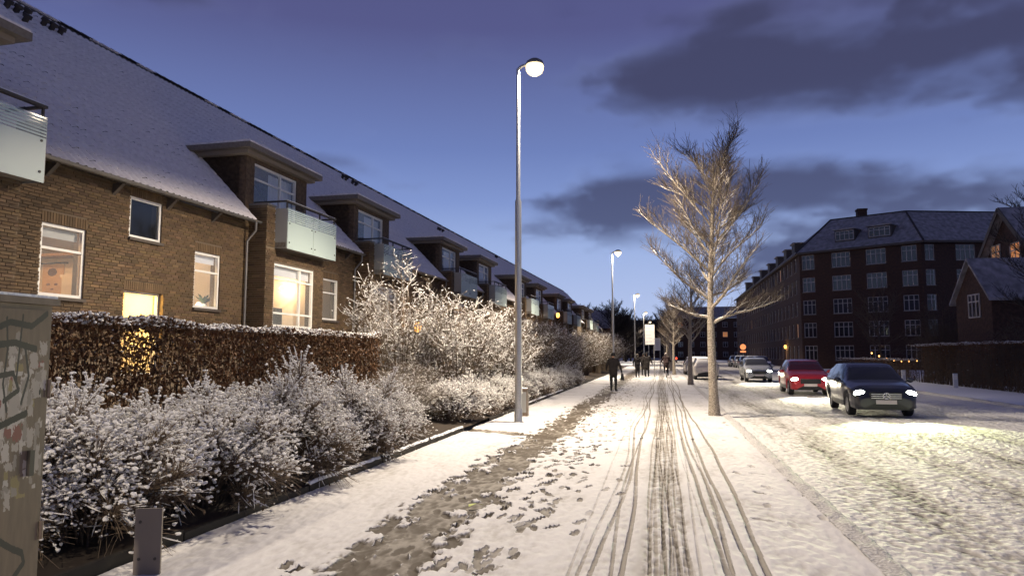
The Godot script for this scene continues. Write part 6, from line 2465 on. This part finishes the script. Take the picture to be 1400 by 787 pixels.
	m.tube(PackedVector3Array([Vector3(0, 2.7, 0.05), Vector3(0, 2.7, 0.07)]), PackedFloat32Array([0.42, 0.42]), 24, true)
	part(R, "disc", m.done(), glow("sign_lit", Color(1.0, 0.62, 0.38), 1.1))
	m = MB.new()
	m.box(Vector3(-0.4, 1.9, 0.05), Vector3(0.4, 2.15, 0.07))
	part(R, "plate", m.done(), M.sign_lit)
	for q in [[Vector3(14.4, 0, -47.5), "small pale marker post at the foot of the tall far hedge"], [Vector3(14.5, 0, -40.0), "pale numbered marker post in front of the tall far hedge"]]:
		var K := thing("marker_post", q[1], "post", q[0], 0.0, "marker posts by the far hedge")
		m = MB.new()
		m.box(Vector3(-0.10, 0, -0.05), Vector3(0.10, 0.72, 0.05))
		part(K, "shaft", m.done(), M.curtain)
		m = MB.new()
		m.box(Vector3(-0.07, 0.42, 0.051), Vector3(0.07, 0.64, 0.056))
		part(K, "plate", m.done(), M.white_paint)
	# warm wall lamps on the far buildings and at the terrace doors
	var wl := 0
	for q in [[Vector3(16.0, 2.6, -99.0), "orange wall lamp on the apartment building, left of the red car"], [Vector3(-10.78, 2.91, -31.06), "yellow door lamp glowing through the tall snowy shrub"], [Vector3(-10.3, 2.94, -44.85), "small yellow door lamp left of the nearest lamp pole"], [Vector3(-10.01, 3.11, -58.45), "small yellow door lamp just right of the nearest lamp pole"], [Vector3(-9.6, 5.39, -68.5), "yellow wall lamp under a balcony, above the bare brown shrubs"]]:
		var L := thing("wall_lamp", q[1], "lamp", q[0], 0.0, "small lit wall lamps")
		m = MB.new()
		m.lathe([Vector2(0.0, 0.24), Vector2(0.13, 0.22), Vector2(0.17, 0.0), Vector2(0.12, -0.20), Vector2(0.0, -0.23)], 10)
		part(L, "lamp_shade", m.done(), glow("wall_lamp%d" % wl, Color(1.0, 0.72, 0.34), 4.0))
		m = MB.new()
		m.bar(Vector3(0, 0.15, 0), Vector3(0.6 if q[0].x > 0.0 else -0.8, 0.2, 0), 0.03, 0.03)
		part(L, "bracket", m.done(), M.rail_dark)
		var o := OmniLight3D.new()
		o.name = "wall_light"
		o.light_color = Color(1.0, 0.75, 0.42); o.light_energy = 1.2; o.light_size = 0.1; o.omni_range = 15.0; o.omni_attenuation = 2.0; o.shadow_enabled = true
		L.add_child(o)
		wl += 1
	# fairy lights in the far garden
	var F := thing("fairy_lights", "short drooping string of warm fairy lights above the lower far hedge", "string lights", Vector3(15.6, 1.75, -58.5))
	m = MB.new()
	var pts := PackedVector3Array()
	var rad := PackedFloat32Array()
	for k in 13:
		var t := k / 12.0
		pts.append(Vector3(t * 2.6, -0.55 * t - 0.25 * sin(PI * t), t * 1.5)); rad.append(0.008)
	m.tube(pts, rad, 4)
	part(F, "wire", m.done(), M.rail_dark)
	var bm := glow("fairy_bulb", Color(1.0, 0.72, 0.40), 6.0)
	for k in 7:
		m = MB.new()
		m.blob(Vector3.ZERO, Vector3(0.05, 0.06, 0.05), 8, 6)
		part(F, "bulb", m.done(), bm, pts[k * 2])
	# tail lights of traffic far ahead
	for q in [[Vector3(0.9, 0, -150.0), "distant vehicle with red and orange lights at the end of the cycle path"]]:
		var V := make_car("distant_van", q[1], q[0] + Vector3(1.6, -0.06, 0), PI, "estate", M.paint_grey, "off", "")
		for s in [-0.62, 0.62]:
			m = MB.new()
			m.blob(Vector3(s, 0.85, -2.38), Vector3(0.16, 0.20, 0.05), 10, 6)
			part(V, "brake_light", m.done(), glow("brake_light", Color(1.0, 0.22, 0.10), 6.0))

func _ready() -> void:
	rng.seed = 1
	materials()
	view_and_sky()
	var t0 := Time.get_ticks_msec()
	var steps := [ground, street_lamps, terrace, plants, far_side, distance_things, cars, people, furniture]
	for s in steps:
		s.call()
		print(s.get_method(), " ", Time.get_ticks_msec() - t0)
